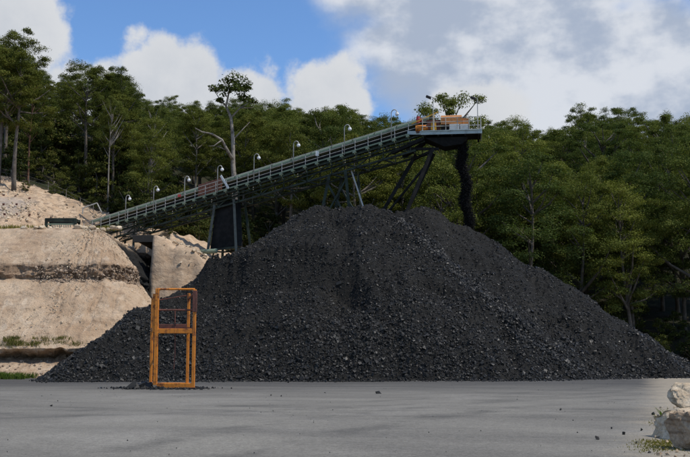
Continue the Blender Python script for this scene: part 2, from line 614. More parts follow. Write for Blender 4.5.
M = dict(
    yard=mat_yard(),
    coal=mat_coal('coal_heap_fines', True),
    lump=mat_coal('coal_lump', False),
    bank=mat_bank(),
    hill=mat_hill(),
    leaf=mat_leaf('gum_leaves', (0.080, 0.098, 0.026), (0.150, 0.166, 0.052), 0.24),
    leaf_dark=mat_leaf('dark_gum_leaves', (0.062, 0.074, 0.020), (0.122, 0.134, 0.038)),
    scrub=mat_leaf('scrub_leaves', (0.045, 0.06, 0.018), (0.11, 0.115, 0.04)),
    grass=mat_leaf('dry_grass', (0.10, 0.105, 0.025), (0.24, 0.20, 0.07), 0.3),
    grass_green=mat_leaf('green_grass', (0.06, 0.10, 0.02), (0.15, 0.19, 0.05), 0.3),
    bark=simple_mat('pale_gum_bark', (0.25, 0.22, 0.18), 0.9, (0.11, 0.09, 0.07), 1.6, 0.42, 0.62),
    bark_dark=simple_mat('dark_gum_bark', (0.085, 0.068, 0.052), 0.9, (0.17, 0.145, 0.115), 1.6, 0.45, 0.7),
    bark_red=simple_mat('russet_gum_bark', (0.16, 0.075, 0.042), 0.9, (0.085, 0.05, 0.034), 1.6),
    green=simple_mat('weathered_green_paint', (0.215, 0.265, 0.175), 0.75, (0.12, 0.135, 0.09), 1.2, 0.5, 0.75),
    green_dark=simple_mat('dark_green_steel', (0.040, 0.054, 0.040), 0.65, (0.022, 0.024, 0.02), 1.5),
    galv=simple_mat('galvanised_steel', (0.42, 0.41, 0.37), 0.75, (0.24, 0.23, 0.195), 2.5, 0.45, 0.7),
    dark=simple_mat('coal_blackened_steel', (0.008, 0.0085, 0.008), 0.75, (0.018, 0.017, 0.016), 2.0),
    belt=simple_mat('black_rubber', (0.012, 0.012, 0.012), 0.8),
    deckpaint=simple_mat('pale_blue_grey_paint', (0.36, 0.43, 0.42), 0.5, (0.24, 0.28, 0.27), 1.7, 0.5, 0.72),
    white=simple_mat('white_painted_sheet', (0.62, 0.64, 0.62), 0.5, (0.48, 0.49, 0.46), 1.7, 0.5, 0.75),
    globe=simple_mat('white_opal_globe', (0.8, 0.8, 0.8), 0.25),
    orange=mat_rusty('orange_paint_rusted', (0.62, 0.20, 0.012), (0.16, 0.045, 0.012), 0.48, 0.68),
    rust=mat_rusty('rust_brown_steel', (0.16, 0.05, 0.028), (0.075, 0.03, 0.02), 0.4, 0.65),
    drive=mat_rusty('faded_orange_guard', (0.53, 0.215, 0.05), (0.34, 0.13, 0.04), 0.42, 0.7),
    yellow=mat_rusty('safety_yellow', (0.66, 0.36, 0.02), (0.5, 0.2, 0.02), 0.5, 0.8),
    red=simple_mat('red_painted_steel', (0.42, 0.035, 0.03), 0.5),
    rustsheet=mat_rusty('rusted_sheet', (0.22, 0.075, 0.034), (0.11, 0.042, 0.024), 0.4, 0.65),
    greygreen=simple_mat('grey_green_steel', (0.12, 0.125, 0.10), 0.8, (0.05, 0.052, 0.042), 1.4),
    darkslab=simple_mat('dark_slab_concrete', (0.05, 0.046, 0.04), 0.95, (0.10, 0.09, 0.075), 1.2, .5, .7),  # dark tone for the slab added to shade the slot
    concrete=simple_mat('stained_concrete', (0.36, 0.33, 0.29), 0.9, (0.22, 0.2, 0.175), 1.5),
    fall=simple_mat('wet_coal', (0.010, 0.010, 0.010), 0.9),
    rock_brown=mat_boulder('brown_stained_sandstone', (0.30, 0.205, 0.125), (0.47, 0.36, 0.25), (0.16, 0.10, 0.058)),
    rock=mat_boulder('boulder_sandstone', (0.54, 0.42, 0.28), (0.66, 0.55, 0.40), (0.34, 0.22, 0.125)),
    rock_dark=simple_mat('brown_rubble', (0.36, 0.27, 0.19), 0.95, (0.19, 0.13, 0.085), 2.5, bumps=0.6),
    floodhead=simple_mat('black_lamp_housing', (0.02, 0.02, 0.022), 0.4),
)

# ------------------------------------------------------------------ ground
xs = np.concatenate([[-3000, -1200, -500, -200], np.linspace(-80, 80, 161), [200, 500, 1200, 3000]])
ys = np.concatenate([[-1200, -400, -100, -30], np.linspace(-8, 112, 121), [200, 500, 1200, 4000]])
X, Y = np.meshgrid(xs, ys, indexing='ij')
near = (np.abs(X) < 81) & (Y > -9) & (Y < 113)
Z = np.where(near, 0.05 * fbm(X * 0.12, Y * 0.12, 3, 3) + 0.012 * fbm(X * 0.8, Y * 0.8, 9, 2), 0)
g = put('ground', mesh_np('ground', np.stack([X, Y, Z], -1).reshape(-1, 3), grid_faces(len(xs), len(ys)), M['yard'], True))
tag(g, 'grey coal-dusted gravel yard in the foreground', kind='structure')

# ------------------------------------------------------------------ hillside


def H(x, y):
    x = np.asarray(x, float)
    y = np.asarray(y, float)
    crest = np.interp(x, [-80, -60, -39, -28, -22, -14, 0, 10, 20, 60], [29, 27, 21.8, 17.9, 15.6, 13.0, 9, 3, 0.2, 0])
    y1 = np.interp(x, [-34, -29.5], [93, 106.5])
    bench = 12.0 + np.clip(y - 81, 0, 12) * np.interp(x, [-34, -29.5], [.18, .055])
    btop = 12.0 + 12 * np.interp(x, [-34, -29.5], [.18, .055])
    left = bench + (np.maximum(crest, 14.4) - btop) * np.clip((y - y1) / (110 - y1), 0, 1) ** 1.1
    top = np.interp(x, [-18.5, -16, -13.5, -11.5, -6, 2, 12, 20], [12.4, 12.0, 10.9, 9.2, 8.6, 7, 3, 0.2])
    yf = np.interp(x, [-18.5, -8, 0, 10, 20], [85.6, 88, 92, 97, 102])
    right = top * np.clip((y - yf) / (3.4 + 0 * y), 0, 1) ** .8 if False else top * sstep(yf, yf + 3.2 + fbm(x * 0.8, y * 0.8, 5, 3) * 0.8, y)
    k = sstep(yf + 3, 110, y)
    right = right * (1 - k) + crest * k
    wl = 1 - sstep(-22.3, -21.6, x)
    wr = sstep(-18.5, -17.9, x + 0.5 * fbm(x * 0.6, y * 0.6, 8, 3))
    inner = 2.0 + (crest - 2.0) * sstep(99, 104, y)
    z = left * wl + (1 - wl) * (right * wr + inner * (1 - wr))
    b = sstep(107, 110, y)
    z = z * (1 - b) + np.maximum(crest, 0) * b
    sl = np.interp(x, [-60, -10, 25, 60, 90], [0.26, 0.27, 0.32, 0.34, 0.34])
    y0 = np.interp(x, [-20, 25], [110, 103])
    z = z + sl * np.clip(y - y0, 0, 105) * sstep(0, 12, y - y0)
    return z


xs = np.concatenate([np.linspace(-400, -56, 18), np.linspace(-54, 8, 178), np.linspace(10, 110, 41), np.linspace(130, 400, 14)])
ys = np.concatenate([np.linspace(79, 126, 150), np.linspace(127, 240, 58), np.linspace(255, 600, 12)])
X, Y = np.meshgrid(xs, ys, indexing='ij')
Z = H(X, Y)
rough = sstep(-24, -21, X) * (1 - sstep(-6, -2, X)) * sstep(80, 84, Y) * (1 - sstep(104, 108, Y))
Z += fbm(X * 0.25, Y * 0.25, 21, 4) * (0.35 + .9 * rough) + fbm(X * .9, Y * .9, 22, 4) * (0.16 + .8 * rough)
flat = sstep(10, 25, X) * (1 - sstep(96, 106, Y))
Z = Z * (1 - flat) - 0.25 * flat
Z -= 0.4 * (1 - sstep(81.4, 82.4, Y)) * (1 - sstep(-22, -21, X))
slope_up = (1 - sstep(-24, -21, X)) * sstep(93, 97, Y) * (1 - sstep(108, 112, Y))
Z += slope_up * (0.5 * np.round(4 * fbm(X * .35, Y * .9, 27, 4)) / 4 + .35 * fbm(X * 1.6, Y * 1.6, 28, 3))
Y2 = Y + fbm(X * 0.7, Y * 0.7, 31, 3) * 0.6 * rough
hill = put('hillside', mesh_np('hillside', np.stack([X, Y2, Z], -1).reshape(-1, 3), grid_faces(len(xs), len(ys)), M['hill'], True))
tag(hill, 'earthen hillside with cleared upper batter and wooded slope', kind='structure')

# ------------------------------------------------------------------ cut rock bank (stepped, rounded end)
prof = [(-0.4, -0.4), (0, 0.02), (1.2, 0.5), (2.2, 0.95), (3.0, 1.12), (3.5, 1.40), (2.5, 1.80), (2.2, 1.98), (2.6, 2.25), (4.2, 3.5),
        (6.6, 5.4), (8.8, 7.0), (9.15, 7.15), (9.9, 7.4), (9.75, 7.75), (9.95, 8.1), (9.85, 8.4), (10.2, 8.75), (11.0, 9.35), (13.0, 10.75),
        (14.6, 11.6), (16.0, 12.05), (17.0, 12.2)]
pd, pz = [], []
for (a, b) in zip(prof[:-1], prof[1:]):
    L = math.hypot(b[0] - a[0], b[1] - a[1])
    n = max(1, int(L / 0.13))
    for k in range(n):
        pd.append(a[0] + (b[0] - a[0]) * k / n)
        pz.append(a[1] + (b[1] - a[1]) * k / n)
pd.append(17.0)
pz.append(12.2)
pd, pz = np.array(pd), np.array(pz)
CX, CY, RAD = -21.5, 81.0, 17.0
path = [(x, None) for x in np.linspace(-52, CX - 0.14, 190)] + [(None, a) for a in np.linspace(0, 90, 190)] + [('b', y) for y in np.linspace(81.3, 112, 90)]
V = []
for i, (a, b) in enumerate(path):
    if a == 'b':
        r = (RAD - pd) * 0.45
        bx, by = CX + r, np.full_like(r, b)
        nx, ny = 1.0, 0.0
        arc = 27 + (b - 81)
    elif a is None:
        th = R(b)
        g_ = 1 - 0.55 * float(sstep(25, 90, b))
        r = (RAD - pd) * g_
        bx, by = CX + r * math.sin(th), CY - r * math.cos(th)
        nx, ny = math.sin(th), -math.cos(th)
        arc = 27 * b / 90
    else:
        bx, by = np.full_like(pd, a), CY - (RAD - pd)
        nx, ny = 0.0, -1.0
        arc = a - CX
    band = np.exp(-((pz - 1.5) / 0.5) ** 2) + np.exp(-((pz - 7.95) / 0.62) ** 2)
    arcv = np.full_like(pd, arc)
    blocky = np.round(fbm(arcv * 0.9, pz * 2.2, 41, 3) * 5) / 5
    dn = 0.45 * fbm(arcv * 0.22, pd * 0.25, 40, 4) + 0.20 * fbm(arcv * 1.3, pd * 1.6, 42, 4)
    rl = np.abs(fbm(arcv * .42 - pd * .28, pd * .16, 47, 4))
    dn = dn - .13 * np.maximum(0, .12 - rl) / .12 * sstep(2.6, 3.6, pz)
    dn = dn + band * (0.5 * blocky + 0.55 * fbm(arcv * 1.1, pz * 1.5, 43, 4))
    dz = 0.22 * fbm(arcv * 0.5, pd * 0.6, 44, 4) + band * 0.35 * fbm(arcv * 1.3, pz * 0.7, 45, 4) + 0.25 * band * fbm(arcv * 0.2, pz * 0.2, 46, 2)
    fade = np.where(pd > 16.5, 0.2, 1.0)
    V.append(np.stack([bx + nx * dn * fade, by + ny * dn * fade, pz + dz * fade * np.where(pz < 0.3, 0.2, 1)], -1))
V = np.array(V)
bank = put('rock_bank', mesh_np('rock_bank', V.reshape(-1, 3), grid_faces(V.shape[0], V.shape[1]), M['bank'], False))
tag(bank, 'pale stepped sandstone cutting left of the coal heap', kind='structure')

# slab added to keep sun out of the slot under the conveyor tail
slab = thing('added_shade_slab', (-19.3, 96, 12.2), 'dark slab added to shade the slot beneath the conveyor tail', 'slab')
put('shade_slab_body', MB().box((0, 0, 0), (2.8, 15.0, .45)).mesh('shade_slab_body', M['darkslab'], bevel=.03), (-19.3, 100.6, 12.9), slab)
put('shade_slab_edge', MB().box((0, 0, 0), (2.8, .4, .7)).mesh('shade_slab_edge', M['darkslab'], bevel=.03), (-19.3, 92.88, 12.75), slab)

# anchor plates on the sprayed patch of the upper batter


def ray_hill(px, py, y0=84, y1=125):
    for Yq in np.arange(y0, y1, 0.1):
        q = P(px, py, Yq)
        if q.z <= float(H(q.x, q.y)):
            return q
    return P(px, py, y1)


pm = MB().box((0, 0, 0), (0.22, 0.08, 0.22)).tube([(0, -0.03, 0), (0, -0.12, 0)], 0.05, 6).mesh('anchor_plate', M['rust'])
for (px, py) in ((4, 197), (16, 198), (30, 200), (4, 206), (17, 206), (5, 216), (17, 216), (30, 216.5)):
    q = ray_hill(px, py)
    put('anchor_plate', pm, q + Vector((0, -0.16, 0.16)), hill)

# ------------------------------------------------------------------ coal heap
KS = 0.70


def ridge(pts):
    w = [P(*p) for p in pts]
    out = []
    for a, b in zip(w[:-1], w[1:]):
        n = max(2, int((b - a).length / 0.5))
        out += [a.lerp(b, k / n) for k in range(n)]
    out.append(w[-1])
    return out


front = ridge([(36, 381.5, 57.2), (60, 367, 58), (100, 339, 60.5), (130, 319, 62.5), (157, 300, 64.5), (186, 283, 66.5), (213, 265, 69),
               (238, 249, 71), (262, 239, 72.5), (288, 223, 74.5), (310, 208, 75.2), (328, 204, 75.6), (350, 203.5, 75.6), (368, 204.5, 75.4), (386, 210.5, 75.0)])
crease = ridge([(386, 210.5, 75.0), (412, 234, 72.2), (446, 264, 69.2), (496, 312, 65.2), (556, 358, 61.8)])
rear = ridge([(386, 214, 79.8), (400, 209.5, 80.2), (424, 206.5, 80.2), (446, 215, 79.8), (470, 228, 79.0), (500, 244, 77.8), (540, 269, 75.8), (580, 295, 73.2),
              (620, 322, 70.4), (660, 349, 67.4), (690, 369, 65.2), (712, 381, 63)])
should = ridge([(206, 266, 67.3), (225, 258, 67.6), (255, 255, 67.4), (292, 249, 67.4), (322, 250, 67.4), (352, 261, 66.4), (372, 282, 64.6)])
extra = ridge([(440, 292, 67.6), (480, 318, 65.6), (520, 345, 63.0)])
xs = np.arange(-24, 28.01, 0.2)
ys = np.arange(54, 104.01, 0.2)
X, Y = np.meshgrid(xs, ys, indexing='ij')
Xw = X + 0.5 * fbm(X * 0.3, Y * 0.3, 60, 3)
Yw = Y + 0.5 * fbm(X * 0.3, Y * 0.3, 61, 3)
hp = np.full(X.shape, -9.0)   # union of repose cones along the ridges
for lst, k, dz in ((front, KS, 0), (crease, KS * 1.2, 0.15), (rear, KS, 0), (should, 1.7, 0.6), (extra, 1.3, 0.45)):
    for q in lst:
        hp = np.maximum(hp, q.z + dz - k * np.hypot(Xw - q.x, Yw - q.y))
# straight loader-trimmed toe towards the yard
toe = (Y - (56.4 + 0.075 * np.clip(X + 18, 0, 60) + 0.5 * fbm(X * 0.25, Y * 0 + 3, 64, 3))) * 1.02
hp = np.minimum(hp, toe)
up = sstep(-0.5, 1.5, hp)
hp = hp + up * (0.30 * fbm(X * 0.22, Y * 0.22, 62, 4) + 0.22 * fbm(X * 0.9, Y * 0.9, 63, 3) + 0.20 * (rng.random(X.shape) - 0.5))
gul = fbm(X * 0.55 + .5 * fbm(X * .1, Y * .1, 71, 2), Y * 0.07, 66, 3)
hp = hp + up * 0.85 * np.minimum(gul, 0.1)
# slump hollows with a sharp upper scarp
for (px, py, Yc, wx, dep) in ((300, 268, 67.0, 3.2, .7), (355, 285, 65.2, 2.2, .6), (232, 275, 66.5, 2.6, .6), (437, 300, 66.5, 1.8, .7), (520, 330, 65, 2.2, .5), (150, 330, 61.5, 1.6, .45),
                              (250, 330, 61.2, 2.5, .4), (395, 250, 71.8, 2.0, .45), (470, 270, 74, 2.2, .5), (560, 320, 69, 1.8, .45), (330, 225, 74, 2.2, .35), (600, 345, 66.5, 1.6, .4)):
    q = P(px, py, Yc)
    u_ = (X - q.x + .5 * fbm(X * .7, Y * .7, 80, 3)) / wx
    w_ = (Y - Yc + .8 * u_ * u_ + 1.0 * fbm(X * .6, Y * .6, 81, 3))
    hp = hp - up * dep * np.exp(-u_ * u_ * 1.5) * sstep(-3.6, -.2, w_) * (1 - sstep(0, .55, w_))
hp = np.maximum(hp, -0.6)


def pile_h(x, y):
    fx = np.clip((np.asarray(x) - xs[0]) / 0.2, 0, len(xs) - 1.001)
    fy = np.clip((np.asarray(y) - ys[0]) / 0.2, 0, len(ys) - 1.001)
    i, j = fx.astype(int), fy.astype(int)
    a, b = fx - i, fy - j
    return (hp[i, j] * (1 - a) * (1 - b) + hp[i + 1, j] * a * (1 - b) + hp[i, j + 1] * (1 - a) * b + hp[i + 1, j + 1] * a * b)


heap = thing('coal_heap', (2, 72, 0), 'huge black coal stockpile with two peaks filling the middle of the yard', 'coal pile')
keep = hp.ravel() > -0.55
fc = grid_faces(len(xs), len(ys))
fc = fc[keep[fc].any(1)]
hm = mesh_np('heap_body', np.stack([X - 2, Y - 72, hp], -1).reshape(-1, 3), fc, M['coal'], False)
put('heap_body', hm, (2, 72, 0), heap)

LUMPV = np.array([[-1, -1, -1], [1, -1, -1], [1, 1, -1], [-1, 1, -1], [-1, -1, 1], [1, -1, 1], [1, 1, 1], [-1, 1, 1]], float) * 0.58
LUMPF = np.array([[0, 3, 2, 1], [4, 5, 6, 7], [0, 1, 5, 4], [1, 2, 6, 5], [2, 3, 7, 6], [3, 0, 4, 7]])


def rand_rot(n):
    q = rng.normal(size=(n, 4))
    q /= np.linalg.norm(q, axis=1)[:, None]
    w, x, y, z = q.T
    return np.stack([np.stack([1 - 2 * (y * y + z * z), 2 * (x * y - z * w), 2 * (x * z + y * w)], -1),
                     np.stack([2 * (x * y + z * w), 1 - 2 * (x * x + z * z), 2 * (y * z - x * w)], -1),
                     np.stack([2 * (x * z - y * w), 2 * (y * z + x * w), 1 - 2 * (x * x + y * y)], -1)], 1)


def lumps(pos, size):
    """broken angular lumps, one distorted hexahedron each"""
    n = len(pos)
    v = LUMPV[None] * (0.55 + 0.75 * rng.random((n, 8, 1))) * rng.uniform(0.6, 1.25, (n, 1, 3)) + rng.normal(0, 0.1, (n, 8, 3))
    v = np.einsum('nij,nkj->nki', rand_rot(n), v) * np.asarray(size)[:, None, None] + np.asarray(pos)[:, None, :]
    f = LUMPF[None] + (np.arange(n) * 8)[:, None, None]
    return v.reshape(-1, 3), f.reshape(-1, 4)


def scatter_pile(n, smin, smax, low):
    n3 = n * 5
    x = rng.uniform(-22, 27, n * 5)
    y = rng.uniform(55.5, 86, n * 5)
    z = pile_h(x, y)
    ok = z > 0.02
    ok &= rng.random(n * 5) < np.clip(1.25 - z / low, 0.12, 1)
    ok &= rng.random(n * 5) < np.clip(.85 + 1.8 * fbm(x * .4, y * .4, 90, 4), .35, 1)
    gx = (pile_h(x + .2, y) - pile_h(x - .2, y)) / .4
    gy = (pile_h(x, y + .2) - pile_h(x, y - .2)) / .4
    ok &= gy > -0.45
    second = sstep(0, 3, (x - 3.2) - (75 - y) * .52)          # the newer, finer cone under the head
    ok &= rng.random(n3) > .55 * second
    x, y, z = x[ok][:n], y[ok][:n], z[ok][:n]
    s = smin * (smax / smin) ** (rng.random(len(x)) ** 2.2)
    return np.stack([x, y, z + s * 0.15], -1), s


a1, s1 = scatter_pile(105000, 0.05, 0.155, 15)
a2, s2 = scatter_pile(15000, 0.11, 0.27, 5)
# coarse lumps that rolled down the valley between the two cones
cr_ = np.array([q[:] for q in crease])
ci_ = rng.integers(0, len(cr_), 3600)
cxy = cr_[ci_][:, :2] + np.array([1.3, -.2]) + rng.normal(0, .75, (3600, 2))
a4 = np.column_stack([cxy, pile_h(cxy[:, 0], cxy[:, 1]) + .03])
s4 = rng.uniform(.09, .24, 3600)
v, f = lumps(np.concatenate([a1, a2, a4]) - np.array([2, 72, 0]), np.concatenate([s1, s2, s4]) * 0.62)
o = put('loose_lumps', mesh_np('loose_lumps', v, f, M['lump']), (2, 72, 0), heap)
o['kind'] = 'stuff'
# large lumps one can pick out
bigm = []
for k in range(10):
    v, f = lumps(np.zeros((1, 3)), np.array([0.3]))
    bigm.append(mesh_np('coal_lump', v, f, M['lump']))
a3, _ = scatter_pile(170, 0.2, 0.4, 8)
for k, q in enumerate(a3):
    o = put('coal_lump', bigm[k % 10], q, heap)
    o.rotation_euler = (random.uniform(0, 6), random.uniform(0, 6), random.uniform(0, 6))
    o.scale = [random.uniform(0.4, 0.8)] * 3

# ------------------------------------------------------------------ conveyor
A = P(84, 232.5, 106)
B = P(424, 130, 81)
AX = (B - A)
LEN = AX.length
e1 = AX.normalized()
hd = Vector((e1.x, e1.y, 0)).normalized()
e2 = Vector((hd.y, -hd.x, 0))            # horizontal, towards the yard
if e2.y > 0:
    e2 = -e2
ZU = Vector((0, 0, 1))


def C(s, n, h):
    """point on the conveyor: s along, n towards the near side, h above the walkway"""
    return A + e1 * s + e2 * n + ZU * h


def s_at(px):
    lo, hi = -5.0, LEN + 8
    for _ in range(50):
        mid = (lo + hi) / 2
        q = C(mid, 0, 0)
        c, sn = math.cos(PITCH), math.sin(PITCH)
        d = q.y * c + (q.z - CAM_H) * sn
        if 345 + F * q.x / d < px:
            lo = mid
        else:
            hi = mid
    return lo


conv = thing('conveyor', (A.x, A.y, H(A.x, A.y)), 'long green inclined coal conveyor gallery rising over the stockpile', 'conveyor')
NEAR, FAR = 0.0, -2.3
# walkway deck
part('walkway', MB().beam(C(0, -0.42, -0.03), C(LEN, -0.42, -0.03), 0.82, 0.06), M['green_dark'], conv)
part('kick_plate', MB().beam(C(0, 0.02, 0.06), C(LEN, 0.02, 0.06), 0.03, 0.12), M['green'], conv)
# belt and its stringers
part('belt', MB().beam(C(0, -1.55, 0.86), C(LEN + .6, -1.55, 0.86), 1.0, 0.05), M['belt'], conv)
part('return_belt', MB().beam(C(0, -1.55, 0.2), C(LEN + .6, -1.55, 0.2), 1.0, 0.04), M['belt'], conv)
for n in (-0.95, -2.15):
    part('stringer', MB().beam(C(0, n, 0.62), C(LEN + .3, n, 0.62), 0.08, 0.24), M['dark'], conv)
# curved belt cover
mb = MB()
seg = 60
arcn = 9
for i in range(seg + 1):
    s = LEN * 1.0 * i / seg
    for k in range(arcn):
        an = math.pi * k / (arcn - 1)
        mb.v.append(C(s, -1.55 + 0.72 * math.cos(an), 1.18 + 0.46 * math.sin(an)))
for i in range(seg):
    for k in range(arcn - 1):
        b = i * arcn + k
        mb.f.append((b, b + arcn, b + arcn + 1, b + 1))
cov = part('belt_cover', mb, M['green'], conv, smooth=True)
sm = cov.modifiers.new('thick', 'SOLIDIFY')
sm.thickness = 0.04
part('cover_edge_rail', MB().beam(C(0, -0.80, 1.14), C(LEN, -0.80, 1.14), 0.07, 0.1), M['green'], conv)
# seams of the cover sheets
ring = MB()
for k in range(8):
    a0, a1_ = math.pi * k / 8, math.pi * (k + 1) / 8
    ring.beam(C(0, -1.55 + 0.75 * math.cos(a0), 1.18 + 0.49 * math.sin(a0)), C(0, -1.55 + 0.75 * math.cos(a1_), 1.18 + 0.49 * math.sin(a1_)), 0.06, 0.03)
rm = ring.mesh('cover_seam', M['green_dark'], C(0, 0, 0))
for s in np.arange(2.4, LEN - 0.5, 2.4):
    put('cover_seam', rm, C(float(s), 0, 0), conv)
# truss
TD = 1.5
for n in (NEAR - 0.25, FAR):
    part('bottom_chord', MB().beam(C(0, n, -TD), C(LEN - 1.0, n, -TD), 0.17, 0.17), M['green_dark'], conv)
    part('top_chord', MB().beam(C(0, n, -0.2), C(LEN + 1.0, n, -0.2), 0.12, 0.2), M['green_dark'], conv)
STEP = 1.42
npan = int(LEN / (2 * STEP))
vert = {}
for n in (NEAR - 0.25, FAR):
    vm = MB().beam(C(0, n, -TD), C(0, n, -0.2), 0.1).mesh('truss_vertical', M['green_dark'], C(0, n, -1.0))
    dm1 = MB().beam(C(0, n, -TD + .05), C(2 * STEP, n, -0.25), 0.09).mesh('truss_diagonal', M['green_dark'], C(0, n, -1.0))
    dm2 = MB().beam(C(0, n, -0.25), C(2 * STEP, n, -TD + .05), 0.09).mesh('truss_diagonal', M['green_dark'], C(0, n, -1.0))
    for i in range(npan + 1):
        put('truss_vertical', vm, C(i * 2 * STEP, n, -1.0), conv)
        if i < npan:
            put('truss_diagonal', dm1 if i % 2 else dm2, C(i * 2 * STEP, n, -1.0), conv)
cm = MB().beam(C(0, 0.0, -TD + .02), C(0, FAR, -TD + .02), 0.12).mesh('cross_beam', M['green_dark'], C(0, 0, -1))
lm = MB().beam(C(0, -0.25, -TD), C(2 * STEP, FAR, -TD), 0.07).mesh('wind_brace', M['green_dark'], C(0, 0, -1))
for i in range(npan):
    put('cross_beam', cm, C(i * 2 * STEP, 0, -1), conv)
    put('wind_brace', lm, C(i * 2 * STEP, 0, -1), conv)
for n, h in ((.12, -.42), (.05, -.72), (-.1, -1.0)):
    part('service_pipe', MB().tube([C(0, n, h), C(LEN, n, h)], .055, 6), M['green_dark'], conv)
# walkway brackets, handrail posts, idler frames
npost = int(LEN / STEP)
br = MB().beam(C(0, -0.3, -0.14), C(0, 0.30, -0.14), 0.09, 0.14).beam(C(0, 0.28, -0.18), C(0, -0.22, -0.62), 0.07)
br.hexa([C(-0.1, 0.30, -0.28), C(0.22, 0.30, -0.28), C(0.22, 0.33, -0.28), C(-0.1, 0.33, -0.28),
         C(-0.1, 0.30, -0.04), C(0.22, 0.30, -0.04), C(0.22, 0.33, -0.04), C(-0.1, 0.33, -0.04)])
brm = br.mesh('walkway_bracket', M['green'], C(0, 0, 0))
pom = MB().tube([C(0, 0.06, -0.2), C(0, 0.06, 1.12)], 0.036, 6).mesh('handrail_post', M['galv'], C(0, 0, 0))
pof = MB().tube([C(0, FAR - 0.1, -0.2), C(0, FAR - 0.1, 1.0)], 0.036, 6).mesh('handrail_post', M['galv'], C(0, FAR, 0))
idm = MB().beam(C(0, -0.95, 0.74), C(0, -2.15, 0.74), 0.07).beam(C(0, -0.95, 0.5), C(0, -0.95, -0.1), 0.07).beam(C(0, -2.15, 0.5), C(0, -2.15, -0.1), 0.07) \
    .beam(C(0, -0.95, 1.16), C(0, -0.95, 0.7), 0.05).mesh('idler_frame', M['dark'], C(0, 0, 0))
for i in range(npost + 1):
    s = i * STEP
    put('walkway_bracket', brm, C(s, 0, 0), conv)
    put('handrail_post', pom, C(s, 0, 0), conv)
    if i % 2 == 0:
        put('handrail_post', pof, C(s, FAR, 0), conv)
    put('idler_frame', idm, C(s + 0.5, 0, 0), conv)
for n, hs in ((0.06, (1.1, 0.72, 0.38)), (FAR - 0.1, (1.0, 0.5))):
    for h in hs:
        part('hand_rail', MB().tube([C(0, n, h), C(LEN + 0.3, n, h)], 0.03, 6), M['galv'], conv)
# rusted side sheets and leaning white board
s0, s1_ = s_at(197), s_at(221)
nsh = 4
for k in range(nsh):
    a, b = s0 + (s1_ - s0) * k / nsh, s0 + (s1_ - s0) * (k + 1) / nsh - 0.05
    mb = MB().hexa([C(a, -0.14, 0.12), C(b, -0.14, 0.12), C(b, -0.18, 0.12), C(a, -0.18, 0.12),
                    C(a, -0.14, 1.42), C(b, -0.14, 1.42), C(b, -0.18, 1.42), C(a, -0.18, 1.42)])
    part('rusted_panel', mb, M['rustsheet'], conv)
q = s_at(224)
part('leaning_board', MB().beam(C(q + 0.75, 0.14, 0.0), C(q - 0.35, 0.14, 1.55), 0.05, 0.22), M['white'], conv)
part('sign_plate', MB().beam(C(s_at(318), 0.12, 0.55), C(s_at(318), 0.12, 1.0), 0.3, 0.05), M['white'], conv)
part('pull_cord_box', MB().box(C(s_at(180), 0.12, 0.8), (0.3, 0.2, 0.26)), M['red'], conv)
# gooseneck lamps
hx = e1.copy()
gn = [Vector((0, 0, -0.1)), Vector((0, 0, 2.35))]
for k in range(1, 7):
    an = math.pi * k / 6
    gn.append(Vector((0, 0, 2.35)) + hd * (0.3 - 0.3 * math.cos(an)) + ZU * (0.3 * math.sin(an)))
lampm = MB().tube(gn, 0.045, 6).mesh('lamp_post', M['galv'], smooth=True)
globem = MB().ball(Vector((0, 0, 0)), 0.175, 0.95).mesh('lamp_globe', M['globe'], smooth=True)
capm = MB().tube([Vector((0, 0, 0.10)), Vector((0, 0, 0.22))], [0.15, 0.06], 8).mesh('lamp_cap', M['galv'])
for px in (126, 154, 185, 218, 254.5, 294, 345, 392):
    q = C(s_at(px), 0.1, 0)
    lp = put('lamp_post', lampm, q, conv)
    gq = q + hd * 0.6 + ZU * 2.2
    put('lamp_globe', globem, gq, lp)
    put('lamp_cap', capm, gq, lp)


# trestles
def trestle(name, legs, braces, mat, w=0.24):
    allp = [p for l in legs for p in l[:2]]
    base = Vector((sum(p.x for p in allp) / len(allp), sum(p.y for p in allp) / len(allp), min(p.z for p in allp)))
    e = bpy.data.objects.new(name, None)
    e.location = base - wpos(conv)
    e.parent = conv
    col.objects.link(e)
    for l in legs:
        part('leg', MB().beam(l[0], l[1], w), l[2] if len(l) > 2 else mat, e)
    for b in braces:
        part('brace', MB().beam(b[0], b[1], b[2] if len(b) > 2 else 0.14), mat, e)
    return e


def down(p, q, z):
    """extend line p->q to height z"""
    t = (z - p.z) / (q.z - p.z)
    return p + (q - p) * t


# first trestle (sheeted, left of the heap)
sa, sb = s_at(208), s_at(237)
sm_ = (sa + sb) / 2
zt = 8.5
La, Lb = C(s_at(213), -0.3, -0.9), C(s_at(232), -0.3, -0.9)
La2, Lb2 = C(s_at(213), -1.9, -0.9), C(s_at(232), -1.9, -0.9)
fa, fb = P(203, 268, La.y - 1.0), P(238, 262, Lb.y - 1.0)
fa.z = fb.z = zt - 0.2
fa2, fb2 = fa - e2 * 2.6, fb - e2 * 2.6
t1 = trestle('support_trestle', [(fa, La, M['greygreen']), (fb, Lb, M['greygreen']), (fa2, La2), (fb2, Lb2)],
             [(fa.lerp(La, .42), fb.lerp(Lb, .42), .2), (fa.lerp(La, .3), fb.lerp(Lb, .3), .16), (fa.lerp(La, .05), fb.lerp(Lb, .3), .12), (fa.lerp(La, .42), fa2.lerp(La2, .42)),
              (fb.lerp(Lb, .42), fb2.lerp(Lb2, .42)), (fa2.lerp(La2, .42), fb2.lerp(Lb2, .42)), (fa2, fb2.lerp(Lb2, .42))], M['green_dark'])
